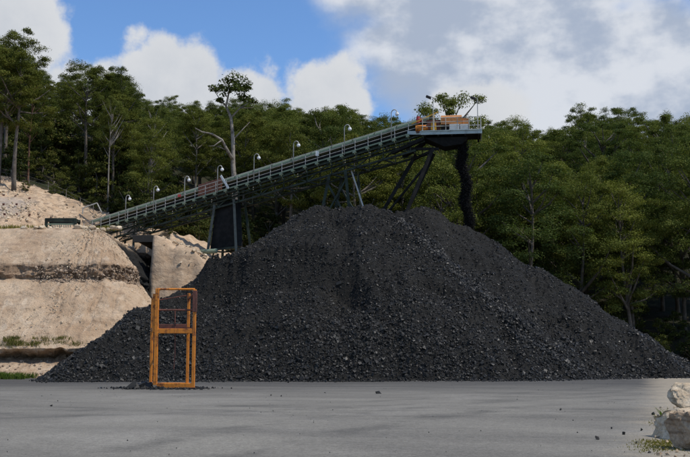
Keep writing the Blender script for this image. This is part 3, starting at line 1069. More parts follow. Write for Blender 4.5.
# dark sheeted box between the legs
k0, k1 = 0.44, 0.98
pa, pb = fa.lerp(La, k0) - e2 * .3, fb.lerp(Lb, k0) - e2 * .3
pc, pd_ = fb.lerp(Lb, k1) - e2 * .3, fa.lerp(La, k1) - e2 * .3
dd = -e2 * .7
part('sheeted_box', MB().hexa([pa, pb, pb + dd, pa + dd, pd_, pc, pc + dd, pd_ + dd]), M['dark'], t1)
bb = P(207, 252, fa.y - .5)
part('pipe', MB().tube([bb - hd * 1.4 + e2 * .3, bb + hd * 1.5 + e2 * .3], 0.24, 10), M['green'], t1, smooth=True)
part('strut', MB().beam(bb - hd * .8 + e2 * .3, fa + hd * .3, .12), M['green_dark'], t1)
part('strut', MB().beam(bb + hd * 1.2 + e2 * .3, fa + hd * .5, .12), M['green_dark'], t1)
# second trestle (over the first peak)
La, Lb = C(s_at(328), -0.2, -1.5), C(s_at(344), -0.2, -1.5)
La2, Lb2 = La - e2 * 2.0, Lb - e2 * 2.0
fa, fb = down(La, P(323, 206, La.y), 2.0), down(Lb, P(349, 206, Lb.y - .3), 2.0)
fa2, fb2 = fa - e2 * 2.0, fb - e2 * 2.0
trestle('support_trestle', [(fa, La), (fb, Lb), (fa2, La2), (fb2, Lb2)],
        [(fa.lerp(La, .95), fb.lerp(Lb, .68)), (fb.lerp(Lb, .95), fa.lerp(La, .68)), (fa.lerp(La, .6), fb.lerp(Lb, .6)), (fa2.lerp(La2, .95), fb2.lerp(Lb2, .7))], M['green_dark'], 0.26)
st = C(s_at(348), -0.5, -1.5)
part('stay_bar', MB().beam(st, down(st, P(362, 203, st.y - 2), 6.0), 0.1), M['galv'], conv)
# short stub legs under the tail
for s_ in (.6, 4.2, 7.8):
    for n_ in (-.25, FAR):
        t_ = C(s_, n_, -TD)
        part('stub_leg', MB().beam((t_.x, t_.y, float(H(t_.x, t_.y)) - .4), t_, .2), M['green_dark'], conv)
# head trestle: raking legs
tn = P(433, 148, 80.8)
fn = down(tn, P(409, 206, 80.4), 6.0)
tf = P(416, 155, 83.2)
ff = down(tf, P(386, 206, 83.6), 6.0)
tn2, fn2 = tn + Vector((0.3, 2.4, 0)), fn + Vector((-0.4, 3.4, 0))
trestle('support_trestle', [(fn, tn), (ff, tf), (fn2, tn2)],
        [(tn.lerp(fn, .12), tf.lerp(ff, .55), .16), (tn.lerp(fn, .02), tf.lerp(ff, .03), .2), (tn.lerp(fn, .4), tf.lerp(ff, .75), .14), (tn2.lerp(fn2, .3), tn.lerp(fn, .6), .12)], M['dark'], 0.28)

# head platform
Q0 = P(422, 134.5, 80.6)
Q1 = P(481, 135.5, 80.0)
hx = (Q1 - Q0)
hx.z = 0
PL = hx.length
hx.normalize()
hy = Vector((-hx.y, hx.x, 0))
zd = Q0.z


def D(a, b, h):
    """head platform: a along, b towards the back, h above the deck underside"""
    return Vector((Q0.x, Q0.y, zd)) + hx * a + hy * b + ZU * h


def dbox(a0, a1, b0, b1, h0, h1):
    return MB().hexa([D(a0, b0, h0), D(a1, b0, h0), D(a1, b1, h0), D(a0, b1, h0), D(a0, b0, h1), D(a1, b0, h1), D(a1, b1, h1), D(a0, b1, h1)])


plat = bpy.data.objects.new('head_platform', None)
plat.location = D(0, 0, 0) - wpos(conv)
plat.parent = conv
col.objects.link(plat)
DW = 3.0
part('deck', dbox(0, PL, 0.05, DW, 0.1, 0.26), M['dark'], plat)
part('fascia', dbox(-0.1, PL + 0.1, -0.06, 0.05, -0.04, 0.32), M['deckpaint'], plat)
part('fascia', dbox(PL, PL + 0.1, 0.06, DW, -0.04, 0.32), M['deckpaint'], plat)
part('fascia_lip', dbox(-0.1, PL + 0.1, -0.14, -0.06, 0.25, 0.31), M['deckpaint'], plat)
for k in range(5):
    a = 0.15 + (PL - .4) * k / 4
    part('joist', dbox(a, a + .16, 0.06, DW, -0.16, 0.098), M['dark'], plat)
# sloping side plate where gallery meets platform
w0 = C(s_at(408), 0.1, 0.0)
part('gusset_plate', MB().hexa([w0, D(0, -.02, 0), D(0, .08, 0), w0 + e2 * -.1, w0 + ZU * .32, D(0, -.02, .3), D(0, .08, .3), w0 + ZU * .32 - e2 * .1]), M['deckpaint'], plat)
# dark head box under the deck
part('head_chute', MB().hexa([D(1.9, .5, -1.0), D(3.4, .5, -.8), D(3.4, 2.4, -.8), D(1.9, 2.4, -1.0), D(.2, .4, -.2), D(3.9, .4, -.2), D(3.9, 2.5, -.2), D(.2, 2.5, -.2)]), M['dark'], plat)
part('gallery_end_frame', MB().beam(D(.1, .4, -.3), C(LEN - 3.5, -.3, -1.1), .3, .3).beam(D(.1, 2.2, -.3), C(LEN - 3.5, FAR, -1.1), .3, .3)
     .beam(D(1.4, .5, -1.2), C(LEN - 2, -.3, -1.1), .22, .22), M['dark'], plat)
# rails
pm2 = MB().tube([Vector((0, 0, 0)), Vector((0, 0, 1.15))], 0.035, 6).mesh('rail_post', M['galv'])
for a in np.linspace(0.05, PL, 6):
    put('rail_post', pm2, D(float(a), -.02, .3), plat)
    put('rail_post', pm2, D(float(a), DW, .3), plat)
for b in (0.9, 1.9):
    put('rail_post', pm2, D(PL + .03, b, .3), plat)
for h in (1.42, 1.05, .68):
    part('guard_rail', MB().tube([D(0, -.02, h), D(PL + .03, -.02, h), D(PL + .03, DW, h), D(0, DW, h)], .03, 6), M['galv'], plat)
# orange arched guard over the drive
gx0, gx1 = 1.62, 3.42
arch = [(.55, .95), (.55, 1.55), (.75, 1.80), (1.2, 1.9), (1.8, 1.9), (2.2, 1.78), (2.35, 1.5), (2.35, .95)]
mb = MB()
for a in (gx0, gx1):
    for (b, h) in arch:
        mb.v.append(D(a, b, h))
n = len(arch)
for k in range(n):
    k2 = (k + 1) % n
    mb.f.append((k, k2, n + k2, n + k))
mb.f.append(tuple(reversed(range(n))))
mb.f.append(tuple(n + k for k in range(n)))
part('drive_guard', mb, M['drive'], plat)
part('drive_guard_end', dbox(gx1 + .02, gx1 + .62, .8, 2.0, .95, 1.52), M['drive'], plat)
part('cabinet', dbox(2.35, 3.2, .35, 1.1, .27, .93), M['white'], plat)
part('cabinet', dbox(3.26, 3.95, .35, 1.1, .27, .9), M['white'], plat)
part('cabinet_base', dbox(1.6, 2.3, .4, 1.1, .27, .93), M['dark'], plat)
mt = part('drive_motor', MB().tube([D(-.55, .35, .62), D(.35, .35, .62)], .3, 12).tube([D(.35, .35, .62), D(.5, .35, .62)], .2, 10), M['orange'], plat)
part('motor_base', dbox(-.5, .4, .15, .6, .2, .34), M['rust'], mt)
part('gearbox', MB().hexa([D(.75, .2, .3), D(1.25, .2, .3), D(1.25, .8, .3), D(.75, .8, .3), D(.78, .2, 1.1), D(1.2, .2, 1.1), D(1.2, .8, 1.1), D(.78, .8, 1.1)])
     .tube([D(1.0, .12, .6), D(1.0, .2, .6)], .24, 12), M['yellow'], plat)
part('yellow_post', dbox(.92, 1.08, .1, .24, 1.1, 1.75), M['yellow'], plat)
part('drive_housing', dbox(.4, 1.55, .85, 2.0, .35, 1.45), M['rust'], plat)
part('warning_beacon', MB().tube([D(-.35, .7, 1.2), D(-.35, .7, 1.75)], .16, 8).ball(D(-.1, .75, 1.45), .17), M['red'], plat)
part('sloping_guard_rail', MB().beam(D(-.9, .2, 1.0), D(1.4, .2, 2.0), .05, .09), M['yellow'], plat)
# flood lights
for (a, hgt, sg) in ((.98, 2.95, -1), (PL - .25, 2.75, -1)):
    q = D(a, -.1, .25)
    fl = part('floodlight_post', MB().tube([q, q + ZU * hgt, q + ZU * (hgt + .12) + hx * (sg * .3)], .04, 6), M['galv'], plat)
    c = q + ZU * (hgt + .02) + hx * (sg * .38)
    mbh = MB().hexa([c + hx * -.24 + hy * -.16 + ZU * .04, c + hx * .2 + hy * -.16 + ZU * -.16, c + hx * .2 + hy * .16 + ZU * -.16, c + hx * -.24 + hy * .16 + ZU * .04,
                     c + hx * -.16 + hy * -.12 + ZU * .2, c + hx * .22 + hy * -.12 + ZU * .02, c + hx * .22 + hy * .12 + ZU * .02, c + hx * -.16 + hy * .12 + ZU * .2])
    o = part('floodlight_head', mbh, M['floodhead'], plat)

# coal falling from the head
pt, pb_ = P(459, 139, 81.4), P(469, 236, 81.8)
npnt = 26000
tt = rng.random(npnt) ** 0.85
wid = 0.34 - 0.02 * tt
off = rng.normal(0, 1, (npnt, 2)) * (wid * 0.62)[:, None]
bow = (np.asarray(pb_)[None] * tt[:, None] + np.asarray(pt)[None] * (1 - tt[:, None]))
bow[:, 0] += 0.45 * (np.sqrt(tt) - tt) + off[:, 0] + 0.16 * np.sin(tt * 17)
bow[:, 1] += off[:, 1]
v, f = lumps(bow, rng.uniform(0.018, 0.06, npnt))
fo = put('falling_coal', mesh_np('falling_coal', v, f, M['fall']))
tag(fo, 'dark stream of coal dropping from the conveyor head onto the heap', 'coal', kind='stuff')

# ------------------------------------------------------------------ orange frame
YF, YB = 45.0, 46.7
fl, fr = P(155, 388, YF), P(193, 388, YF)
bl, brr = P(150.5, 388, YB), P(187, 388, YB)
for q in (fl, fr, bl, brr):
    q.z = 0.0
FH = P(155, 288.5, YF).z
frame = thing('steel_frame', ((fl + brr) / 2), 'tall rusty orange steel frame standing in front of the coal heap', 'frame')
hz = lambda q, h: Vector((q.x, q.y, h))
mid = P(155, 331, YF).z
b0 = P(155, 386, YF).z
part('post', MB().beam(hz(fl, 0.02), hz(fl, FH), .17), M['orange'], frame, bevel=.015)
part('post', MB().beam(hz(fr, 0.02), hz(fr, FH - .05), .15), M['orange'], frame, bevel=.015)
part('post', MB().beam(hz(bl, 0.02), hz(bl, FH - .35), .13), M['orange'], frame, bevel=.015)
part('post', MB().beam(hz(brr, 0.02), hz(brr, FH - .12), .13), M['orange'], frame, bevel=.015)
part('sleeve', MB().beam(hz(fl, mid - .05) + Vector((-.15, .05, 0)), hz(fl, FH - .25) + Vector((-.15, .05, 0)), .12, .14), M['orange'], frame, bevel=.012)
part('sleeve', MB().beam(hz(fr, FH - 1.1) + Vector((0.02, -.09, 0)), hz(fr, FH - .1) + Vector((0.02, -.09, 0)), .2, .1), M['rust'], frame, bevel=.012)
part('bottom_beam', MB().beam(hz(fl, b0), hz(fr, b0), .14, .26), M['orange'], frame, bevel=.015)
part('bottom_beam', MB().beam(hz(bl, b0), hz(brr, b0), .12, .22), M['orange'], frame, bevel=.015)
part('middle_beam', MB().beam(hz(fl, mid), hz(fr, mid), .14, .22), M['orange'], frame, bevel=.015)
part('middle_beam', MB().beam(hz(bl, mid + .22), hz(brr, mid + .22), .12, .3), M['rust'], frame, bevel=.015)
for a, b in ((fl, bl), (fr, brr)):
    part('side_beam', MB().beam(hz(a, b0), hz(b, b0), .12, .2), M['orange'], frame)
    part('side_beam', MB().beam(hz(a, mid + .1), hz(b, mid + .1), .1, .18), M['rust'], frame)
    part('side_beam', MB().beam(hz(a, FH - .15), hz(b, FH - .4), .07), M['rust'], frame)
t2 = P(155, 310, YF).z
for h, r, m_ in ((FH - .03, .055, 'orange'), (t2, .045, 'rust')):
    part('top_rod', MB().tube([hz(fl, h), hz(fr, h)], r, 6), M[m_], frame)
part('top_rod', MB().tube([hz(bl, FH - .5), hz(brr, FH - .2)], .03, 6), M['rust'], frame)
part('top_rod', MB().tube([hz(bl, t2 + .1), hz(brr, t2 + .1)], .03, 6), M['rust'], frame)
ch = fl.lerp(fr, .42) + Vector((0, .6, 0))
part('hanging_rod', MB().tube([hz(ch, t2), hz(ch + Vector((.05, 0, 0)), mid - 1.0), hz(ch, .9)], .03, 6), M['rust'], frame)
part('ledge_plate', MB().beam(hz(fl, mid + .13) + Vector((.1, .5, 0)), hz(fr, mid + .13) + Vector((-.1, .5, 0)), .9, .05), M['rust'], frame)
for q in (fl, fr, bl, brr):
    part('foot_plate', MB().box((q.x, q.y, .05), (.34, .34, .04)), M['rust'], frame)


# ------------------------------------------------------------------ loose coal on the yard
def small(name, pts, sizes, label, group):
    for k, (q, s) in enumerate(zip(pts, sizes)):
        o = put(name, bigm[k % 10], (q[0], q[1], s * 0.12 + .02))
        o.scale = (s / .3, s / .3 * .9, s / .3 * .9)
        o.rotation_euler = (random.uniform(0, 6.2), random.uniform(0, 6.2), random.uniform(0, 6.2))
        tag(o, label, 'coal lump', group)


lef = [P(random.uniform(134, 148), 390, 45.5) + Vector((0, random.uniform(-.9, .9), 0)) for _ in range(22)]
small('coal_lump', lef, [random.uniform(.18, .38) for _ in lef], 'black coal lump heaped at the left foot of the orange frame', 'coal lumps at the frame foot')
spr = [P(random.uniform(150, 204), 390, 44.2) + Vector((0, random.uniform(-.8, 1.6), 0)) for _ in range(26)]
small('coal_lump', spr, [random.uniform(.07, .18) for _ in spr], 'small coal lump strewn under the orange frame', 'coal lumps under the frame')
one = [P(378.5, 393, 39.5)]
small('coal_lump', one, [.16], 'single dark coal lump lying alone mid-yard before the heap', None)
sc = [(P(px, 390, yy).x, yy) for px, yy in ((271, 37.5), (325, 40), (281, 36.8), (52, 30), (560, 28), (610, 21), (622, 19.5), (640, 20.5), (634, 17.5), (596, 18.4), (652, 26), (655, 19.2), (647, 15.9), (661, 16.4), (672, 14.9))]
small('coal_lump', sc, [random.uniform(.03, .06) for _ in sc], 'tiny coal bit scattered on the open grey yard', 'coal bits on the open yard')
n = 2600
cx = rng.uniform(-20, 24, n)
edge = ys[np.argmax(hp > .03, axis=1)]
edge = np.where((hp > .03).any(1), edge, 62.0)
cy = np.interp(cx, xs, edge) + .5 - np.abs(rng.normal(0, .9, n))
c2 = rng.normal(0, 1, (1500, 2)) * np.array([.95, .55]) + np.array([-8.5, 45.4])
c3 = np.stack([rng.uniform(-14, 14, 380), rng.uniform(13, 54, 380)], -1)
pp = np.concatenate([np.stack([cx, cy], -1), c2, c3])
v, f = lumps(np.column_stack([pp, np.full(len(pp), .03)]), np.concatenate([rng.uniform(.02, .09, n), rng.uniform(.02, .07, 1500), rng.uniform(.006, .016, 380)]))
o = put('coal_crumbs', mesh_np('coal_crumbs', v, f, M['lump']))
tag(o, 'fine coal crumbs strewn along the heap foot and yard', 'coal', kind='stuff')


# ------------------------------------------------------------------ rocks
def rock(name, seed, dims, cuts=12, sub=4, mat=None, rough=.05):
    r = random.Random(seed)
    bm = bmesh.new()
    bmesh.ops.create_icosphere(bm, subdivisions=sub, radius=1)
    pl = []
    for _ in range(cuts):
        d = Vector((r.gauss(0, 1), r.gauss(0, 1), r.gauss(0, .8))).normalized()
        pl.append((d, r.uniform(.62, .95)))
    co = np.array([v.co[:] for v in bm.verts])
    co = co / (np.abs(co) ** 4).sum(1)[:, None] ** .25
    for d, k in pl:
        dn = co @ np.array(d)
        over = np.maximum(dn - k, 0) * .93
        co = co - over[:, None] * np.array(d)[None]
    nz = fbm(co[:, 0] * 2.2 + co[:, 2] * 1.3 + seed, co[:, 1] * 2.2 - co[:, 2] * 1.7, seed, 5, .6)
    co *= (1 + rough * 2 * nz)[:, None]
    lo, hi = co.min(0), co.max(0)
    co = (co - (lo + hi) / 2) / (hi - lo) * np.array(dims)
    co[:, 2] += dims[2] / 2
    for v, c in zip(bm.verts, co):
        v.co = c
    me = bpy.data.meshes.new(name)
    bm.to_mesh(me)
    bm.free()
    me.polygons.foreach_set('use_smooth', np.zeros(len(me.polygons), bool))
    me.materials.append(mat or M['rock'])
    return me


def boulder(px_left, Yb, dims, seed, label, mat, sink=.2):
    x = (px_left - 345) / F * (Yb + dims[1] * .4) + dims[0] / 2
    o = put('boulder', rock('boulder', seed, dims, 14, 5, M[mat], .08), (x, Yb + dims[1] / 2, -sink * dims[2]))
    tag(o, label, 'boulder')
    return o


boulder(667, 16.0, (1.3, .95, .80), 8, 'brown-faced sandstone boulder at the lower right corner, nearest the camera', 'rock_brown')
boulder(655, 18.0, (1.9, 1.3, .74), 77, 'low pale sandstone slab boulder wedged behind the nearest one', 'rock')
boulder(670, 24.0, (2.4, 1.6, 1.1), 31, 'pale rounded boulder farthest back of the three on the right edge', 'rock')

rk = [rock('loose_rock', 50 + k, (1, .8, .7), 9, 2, M['rock'], .08) for k in range(6)]
spots = [(30, 229), (42, 230), (50, 230.5), (57, 229.5), (66, 230), (72, 231), (78, 231), (84, 234), (92, 236), (97, 237), (103, 238), (108, 240), (113, 242), (118, 243), (24, 229), (36, 230), (62, 231), (88, 236)]
for k, (px, py) in enumerate(spots):
    yy = 79.8 + random.uniform(-.3, 1.0)
    q = P(px, py, yy)
    z = float(H(q.x, max(yy, 82))) - .15
    o = put('loose_rock', rk[k % 6], (q.x, yy, 11.95 + .0 * z))
    s = random.uniform(.35, .75)
    o.scale = (s, s, s * .8)
    o.rotation_euler = (0, 0, random.uniform(0, 6))
    tag(o, 'pale loose rock lying along the top edge of the rock cutting', 'rock', 'rocks along the cutting edge')
# rubble stuck in the weathered seams and at the toe
n = 1300
th = rng.uniform(-.35, 1.25, n)
lev = rng.random(n)
dd_ = np.where(lev < .62, rng.uniform(8.9, 10.0, n), rng.uniform(.3, 2.6, n))
zz = np.interp(dd_, [0, 2.2, 2.6, 8.8, 9.15, 9.9, 10.2], [.05, .95, 1.1, 7.0, 7.15, 7.5, 8.7])
zz = np.where(lev < .62, zz + rng.uniform(-.1, .9, n) * (dd_ > 9.3), zz)
rr = (RAD - dd_) * (1 - .55 * sstep(25, 90, np.degrees(th)))
v, f = lumps(np.stack([CX + rr * np.sin(th), CY - rr * np.cos(th), zz], -1), rng.uniform(.04, .17, n) * .8)
o = put('rubble', mesh_np('rubble', v, f, M['rock_dark']))
tag(o, 'broken brown rubble along the seams of the rock cutting', 'rubble', kind='stuff')
n = 2600
th = rng.uniform(-.35, 1.2, n)
dd_ = rng.uniform(2.7, 16.8, n) 
zz = np.interp(dd_, [2.6, 8.8, 9.15, 10.2, 11, 13, 14.6, 16, 17], [2.25, 7.0, 7.15, 8.75, 9.35, 10.75, 11.6, 12.05, 12.2])
rr = (RAD - dd_) * (1 - .55 * sstep(25, 90, np.degrees(th)))
fp = np.stack([CX + rr * np.sin(th), CY - rr * np.cos(th) - .1, zz], -1)
hx_ = np.concatenate([rng.uniform(-42, -22, 2600), rng.uniform(-17, -9, 900)])
hy_ = np.concatenate([rng.uniform(90, 110, 2600), rng.uniform(86, 97, 900)])
hq = np.stack([hx_, hy_, H(hx_, hy_) + .1], -1)
sz = np.concatenate([.02 + .07 * rng.random(n) ** 3, .04 + .2 * rng.random(3500) ** 3])
v, f = lumps(np.concatenate([fp, hq]), sz)
o = put('stones', mesh_np('stones', v, f, M['rock']))
tag(o, 'small loose stones littering the bare earth faces', 'stones', kind='stuff')
n = 160
gxy = np.stack([rng.uniform(6.3, 10.5, n), rng.uniform(15, 30, n)], -1)
gxy[:, 0] = (rng.uniform(648, 690, n) - 345) / F * gxy[:, 1]
v, f = lumps(np.column_stack([gxy, np.full(n, .02)]), rng.uniform(.012, .06, n))
o = put('gravel', mesh_np('gravel', v, f, M['rock']))
tag(o, 'pale gravel scattered around the boulders on the right', 'gravel', kind='stuff')

# ------------------------------------------------------------------ green frame, fence and bent pipe on the bench
gy = 82.5
g0, g1 = P(46, 230, gy), P(75, 230, gy)
gz = 12.1
gt = P(46, 218.5, gy).z
gf = thing('green_steel_stand', ((g0.x + g1.x) / 2, gy, gz), 'dark green steel stand with slatted front on top of the rock cutting', 'stand')
for x in (g0.x, g1.x):
    for dy in (0, 1.2):
        part('post', MB().beam((x, gy + dy, gz), (x, gy + dy, gt - .02), .22 if dy == 0 else .16), M['green_dark'], gf)
for dy in (0, 1.2):
    part('top_beam', MB().beam((g0.x - .1, gy + dy, gt - .12), (g1.x + .1, gy + dy, gt - .12), .16, .3), M['green_dark'], gf)
for x in (g0.x, g1.x):
    part('end_beam', MB().beam((x, gy + .1, gt - .1), (x, gy + 1.1, gt - .1), .14, .2), M['green_dark'], gf)
part('lower_rail', MB().beam((g0.x, gy - .02, gt - .5), (g1.x, gy - .02, gt - .5), .08, .12), M['green'], gf)
for k in range(9):
    x = g0.x + .5 + (g1.x - g0.x - 1.0) * k / 8
    part('slat', MB().beam((x, gy + .3, gz + .05), (x, gy + .3, gt - .45), .07, .1), M['galv'], gf)

fpts = [(-2, 172), (11, 171), (29, 177), (48, 186), (66, 194), (80, 202), (93, 208)]
fw = []
for (px, py) in fpts:
    q = ray_hill(px, py + 6.5, 100, 111)
    fw.append(Vector((q.x, q.y, float(H(q.x, q.y)))))
fence = thing('wire_fence', fw[3], 'thin post and wire fence along the crest of the upper left slope', 'fence')
for q in fw:
    part('post', MB().beam(q - ZU * .2, q + ZU * 1.25, .06), M['bark'], fence)
for h in (1.15, .75, .35):
    for a, b in zip(fw[:-1], fw[1:]):
        part('wire', MB().tube([a + ZU * h, b + ZU * h], .004, 4), M['galv'], fence)
pq = [ray_hill(83, 209, 98, 112), ray_hill(101, 214, 98, 112)]
yp = 108.0
pp_ = thing('bent_pipe', P(84, 212, yp), 'pale bent pipe rail beside the upper end of the fence', 'pipe')
part('rail', MB().tube([P(83, 208, yp), P(97, 203, yp)], .07, 6), M['galv'], pp_)
part('leg', MB().tube([P(97, 203, yp), P(101.5, 212, yp)], .07, 6), M['galv'], pp_)
part('leg', MB().tube([P(83, 208, yp), P(82.5, 214, yp)], .07, 6), M['galv'], pp_)


# ------------------------------------------------------------------ grass
def blades(name, pts, hmin, hmax, mat, label):
    n = len(pts)
    h = rng.uniform(hmin, hmax, n)
    an = rng.uniform(0, 2 * np.pi, n)
    w = h * .05 + .006
    le = rng.normal(0, .35, (n, 2)) * h[:, None]
    p = np.asarray(pts)
    dx = np.stack([np.cos(an), np.sin(an), np.zeros(n)], -1) * w[:, None]
    top = p + np.column_stack([le, h])
    md = p + np.column_stack([le * .35, h * .6])
    v = np.stack([p - dx, p + dx, md + dx * .7, top, md - dx * .7], 1).reshape(-1, 3)
    b = np.arange(n)[:, None] * 5
    f = np.concatenate([b + np.array([[0, 1, 2, 4]]), b + np.array([[4, 2, 3, 3]])])
    tri = b + np.array([[4, 2, 3]])
    me = bpy.data.meshes.new(name)
    me.from_pydata(v.tolist(), [], (b + np.array([[0, 1, 2, 4]])).tolist() + tri.tolist())
    me.materials.append(mat)
    o = put(name, me)
    tag(o, label, 'grass', kind='stuff')
    return o


def tufts(centres, per, spread):
    out = []
    for c in centres:
        k = rng.normal(0, spread, (per, 2))
        out.append(np.column_stack([c[0] + k[:, 0], c[1] + k[:, 1], np.full(per, c[2])]))
    return np.concatenate(out)


def bank_pt(px, py):
    for d in np.arange(0.0, 17, .05):
        z = float(np.interp(d, [0, 2.2, 2.6, 8.8, 9.15, 10.2, 13, 16, 17], [0, .95, 2.2, 7.0, 7.15, 8.75, 10.75, 12.05, 12.2]))
        # direction: intersect pixel ray with ring of radius RAD-d
        lo, hi = 60.0, 81.0
        q = None
        for Yq in np.arange(63, 81, .1):
            w = P(px, py, Yq)
            rad = math.hypot(max(w.x - CX, 0), CY - w.y)
            if rad <= RAD - d:
                q = w
                break
        if q is not None and q.z <= z:
            return (q.x, q.y - .05, z - .05)
    return None


gp = []
for _ in range(60):
    px = random.choice([random.gauss(12, 8), random.gauss(40, 7), random.gauss(72, 9), random.uniform(0, 85)])
    q = bank_pt(max(-3, px), random.uniform(338, 350))
    if q:
        gp.append(q)
if gp:
    blades('dry_grass', tufts(gp, 70, .2), .08, .3, M['grass'], 'yellow-green grass tufts on the lower ledge of the cutting')
gp = [(random.uniform(-25.5, -20.6), random.uniform(61.5, 64.5), 0) for _ in range(60)]
blades('green_grass', tufts(gp, 70, .16), .15, .5, M['grass_green'], 'green grass growing at the far left toe of the cutting')
gp = [((random.uniform(642, 669) - 345) / F * y, y, 0) for y in (random.uniform(16.2, 18.0) for _ in range(56))]
gp += [((random.uniform(656, 668) - 345) / F * y, y, 0) for y in (random.uniform(20.4, 24.4) for _ in range(10))]
blades('verge_grass', tufts(gp, 34, .2), .01, .05, M['grass'], 'low yellowing grass patch in front of the right boulders')
gp = [((random.uniform(656, 667) - 345) / F * y, y, 0) for y in (random.uniform(21.5, 24) for _ in range(5))]
blades('weeds', tufts(gp, 4, .06), .12, .4, M['grass_green'], 'thin green weeds growing between the right boulders')
gp = [P(px, 230, 80.6) for px in (2, 8, 14, 20, 24, 33, 121, 126, 130, 135)]
gp = [(q.x, 80.9, 12.1) for q in gp[:6]] + [(P(px, 229, 84).x, 84, 12.5) for px in (95, 104, 112)]
blades('ledge_grass', tufts(gp, 120, .5), .15, .45, M['grass'], 'dry grass clumps along the upper bench of the cutting')


# ------------------------------------------------------------------ trees
def leaf_cloud(cent, rad, per, L, W, droop=.35, flat=.72):
    """leaf-sized rhombi gathered in clumps"""
    k = len(cent)
    n = k * per
    ci = np.repeat(np.arange(k), per)
    d = rng.normal(size=(n, 3))
    d /= np.linalg.norm(d, axis=1)[:, None]
    d[:, 2] = np.where(d[:, 2] < -.25, -d[:, 2] * .6, d[:, 2])
    r = rng.random(n) ** .45
    # ragged sprays inside every clump
    lobe = rng.normal(0, .30, (k, 7, 3))
    p = cent[ci] + (d * r[:, None] * .8 + lobe[ci, rng.integers(0, 7, n)]) * rad[ci][:, None] * np.array([1, 1, flat])
    nn = (p - cent[ci]) / rad[ci][:, None] * .8 + np.array([0, 0, .55]) + rng.normal(0, .55, (n, 3))
    a = np.cross(nn, rng.normal(size=(n, 3)))
    a /= np.linalg.norm(a, axis=1)[:, None] + 1e-9
    b = np.cross(nn, a)
    b /= np.linalg.norm(b, axis=1)[:, None] + 1e-9
    s = rng.uniform(.65, 1.35, n)[:, None]
    a = a * L * s * .5
    b = b * W * s * .5
    v = np.stack([p - a, p + b - a * .1, p + a, p - b - a * .1], 1).reshape(-1, 3)
    f = np.arange(n * 4).reshape(n, 4)
    return v, f


def gum(name, seed, Ht, lo, spread, nclump, per, leafm, barkm, r0=.26, crad=1.35, top=1.0, L=.235, W=.105, lean=.5, umbrella=0.0, limbs=.35):
    """one gum tree prototype -> (trunk mesh, crown mesh), base at the origin"""
    r = random.Random(seed)
    mb = MB()
    pts, rs = [], []
    ax, ay = r.uniform(-lean, lean), r.uniform(-lean, lean)
    ph = r.uniform(0, 6)
    N = 11
    for i in range(N):
        t = i / (N - 1)
        z = t * Ht * .86
        pts.append(Vector((ax * t * 2 + .35 * math.sin(t * 5 + ph) * t, ay * t * 2 + .35 * math.cos(t * 4 + ph) * t, z - (0.4 if i == 0 else 0))))
        rs.append(r0 * (1 - t) ** .8 * (1.25 if i == 0 else 1) + .035)
    mb.tube(pts, rs, 8)

    def at(z):
        t = max(0, min(.999, z / (Ht * .86))) * (N - 1)
        i = int(t)
        return pts[i].lerp(pts[min(i + 1, N - 1)], t - i)
    cent, rad = [], []
    zl, zh = Ht * lo, Ht * top
    tries = 0
    while len(cent) < nclump and tries < nclump * 40:
        tries += 1
        u = r.random() ** .75
        z = zl + (zh - zl) * u
        # crown outline: broad shoulder, uneven
        env = spread * (math.sin(math.pi * (.12 + .80 * u ** .9)) ** .75) * (1 + umbrella * (u - .5))
        an = r.uniform(0, 2 * math.pi)
        env *= 1 + .28 * math.sin(an * 2 + seed) + .18 * math.sin(an * 5 + seed * 2.1 + u * 4)
        rr = env * math.sqrt(r.uniform(.12, 1) if u > .6 else r.uniform(.35, 1))
        b = at(z)
        c = Vector((b.x + rr * math.cos(an), b.y + rr * math.sin(an), z))
        cr = crad * r.uniform(.65, 1.2)
        if any((c - q).length < (cr + k) * .58 for q, k in zip(cent, rad)):
            continue
        cent.append(c)
        rad.append(cr)
    for c, cr in zip(cent, rad):
        if r.random() < limbs:
            hd_ = (c - at(c.z)).length
            s = at(max(zl * r.uniform(.8, 1.25), c.z - hd_ * r.uniform(.5, 1.1) - .6))
            m = s.lerp(c, .55) + Vector((r.uniform(-.3, .3), r.uniform(-.3, .3), -.25 * hd_ * .3))
            k = .03 + .018 * hd_
            mb.tube([s, m, c], [k * 1.5, k, .02], 5, caps=False)
    v, f = leaf_cloud(np.array([c[:] for c in cent]), np.array(rad), per, L, W)
    return mb.mesh(name + '_trunk', barkm, smooth=True), mesh_np(name + '_crown', v, f, leafm)


LM, LD = M['leaf'], M['leaf_dark']
FULL = [gum('full', 101 + k, 19 + 1.5 * k, .26 + .03 * (k % 2), 4.2 + .25 * k, 60, 500, LM, M['bark_dark'], crad=1.5) for k in range(4)]
TALL = [gum('tall', 131 + k, 23 + 1.2 * k, .46, 4.2, 48, 480, LD, M['bark_dark'] if k != 1 else M['bark'], crad=1.35, r0=.3) for k in range(3)]
OPEN = [gum('open', 161 + k, 22 + 2 * k, .5, 4.4, 28, 440, LM, M['bark_dark'], crad=1.15, umbrella=.7, r0=.28, limbs=.7) for k in range(2)]
BUSH = [gum('bush', 181 + k, 5.5, .08, 2.3, 20, 170, M['scrub'], M['bark_dark'], r0=.08, crad=.95, lean=.2, L=.3, W=.14) for k in range(3)]


def plant_tree(name, proto, loc, s, rz, label, cat='tree', group=None, trunk_mat=None, sxy=1.0):
    e = thing(name, loc, label, cat, group)
    e.rotation_euler = (0, 0, rz)
    e.scale = (s * sxy, s * sxy, s)
    for nm, me in (('trunk', proto[0]), ('crown', proto[1])):
        o = bpy.data.objects.new(nm, me)
        o.parent = e
        col.objects.link(o)
        if nm == 'trunk' and trunk_mat:
            o.material_slots[0].link = 'OBJECT'
            o.material_slots[0].material = trunk_mat
    return e


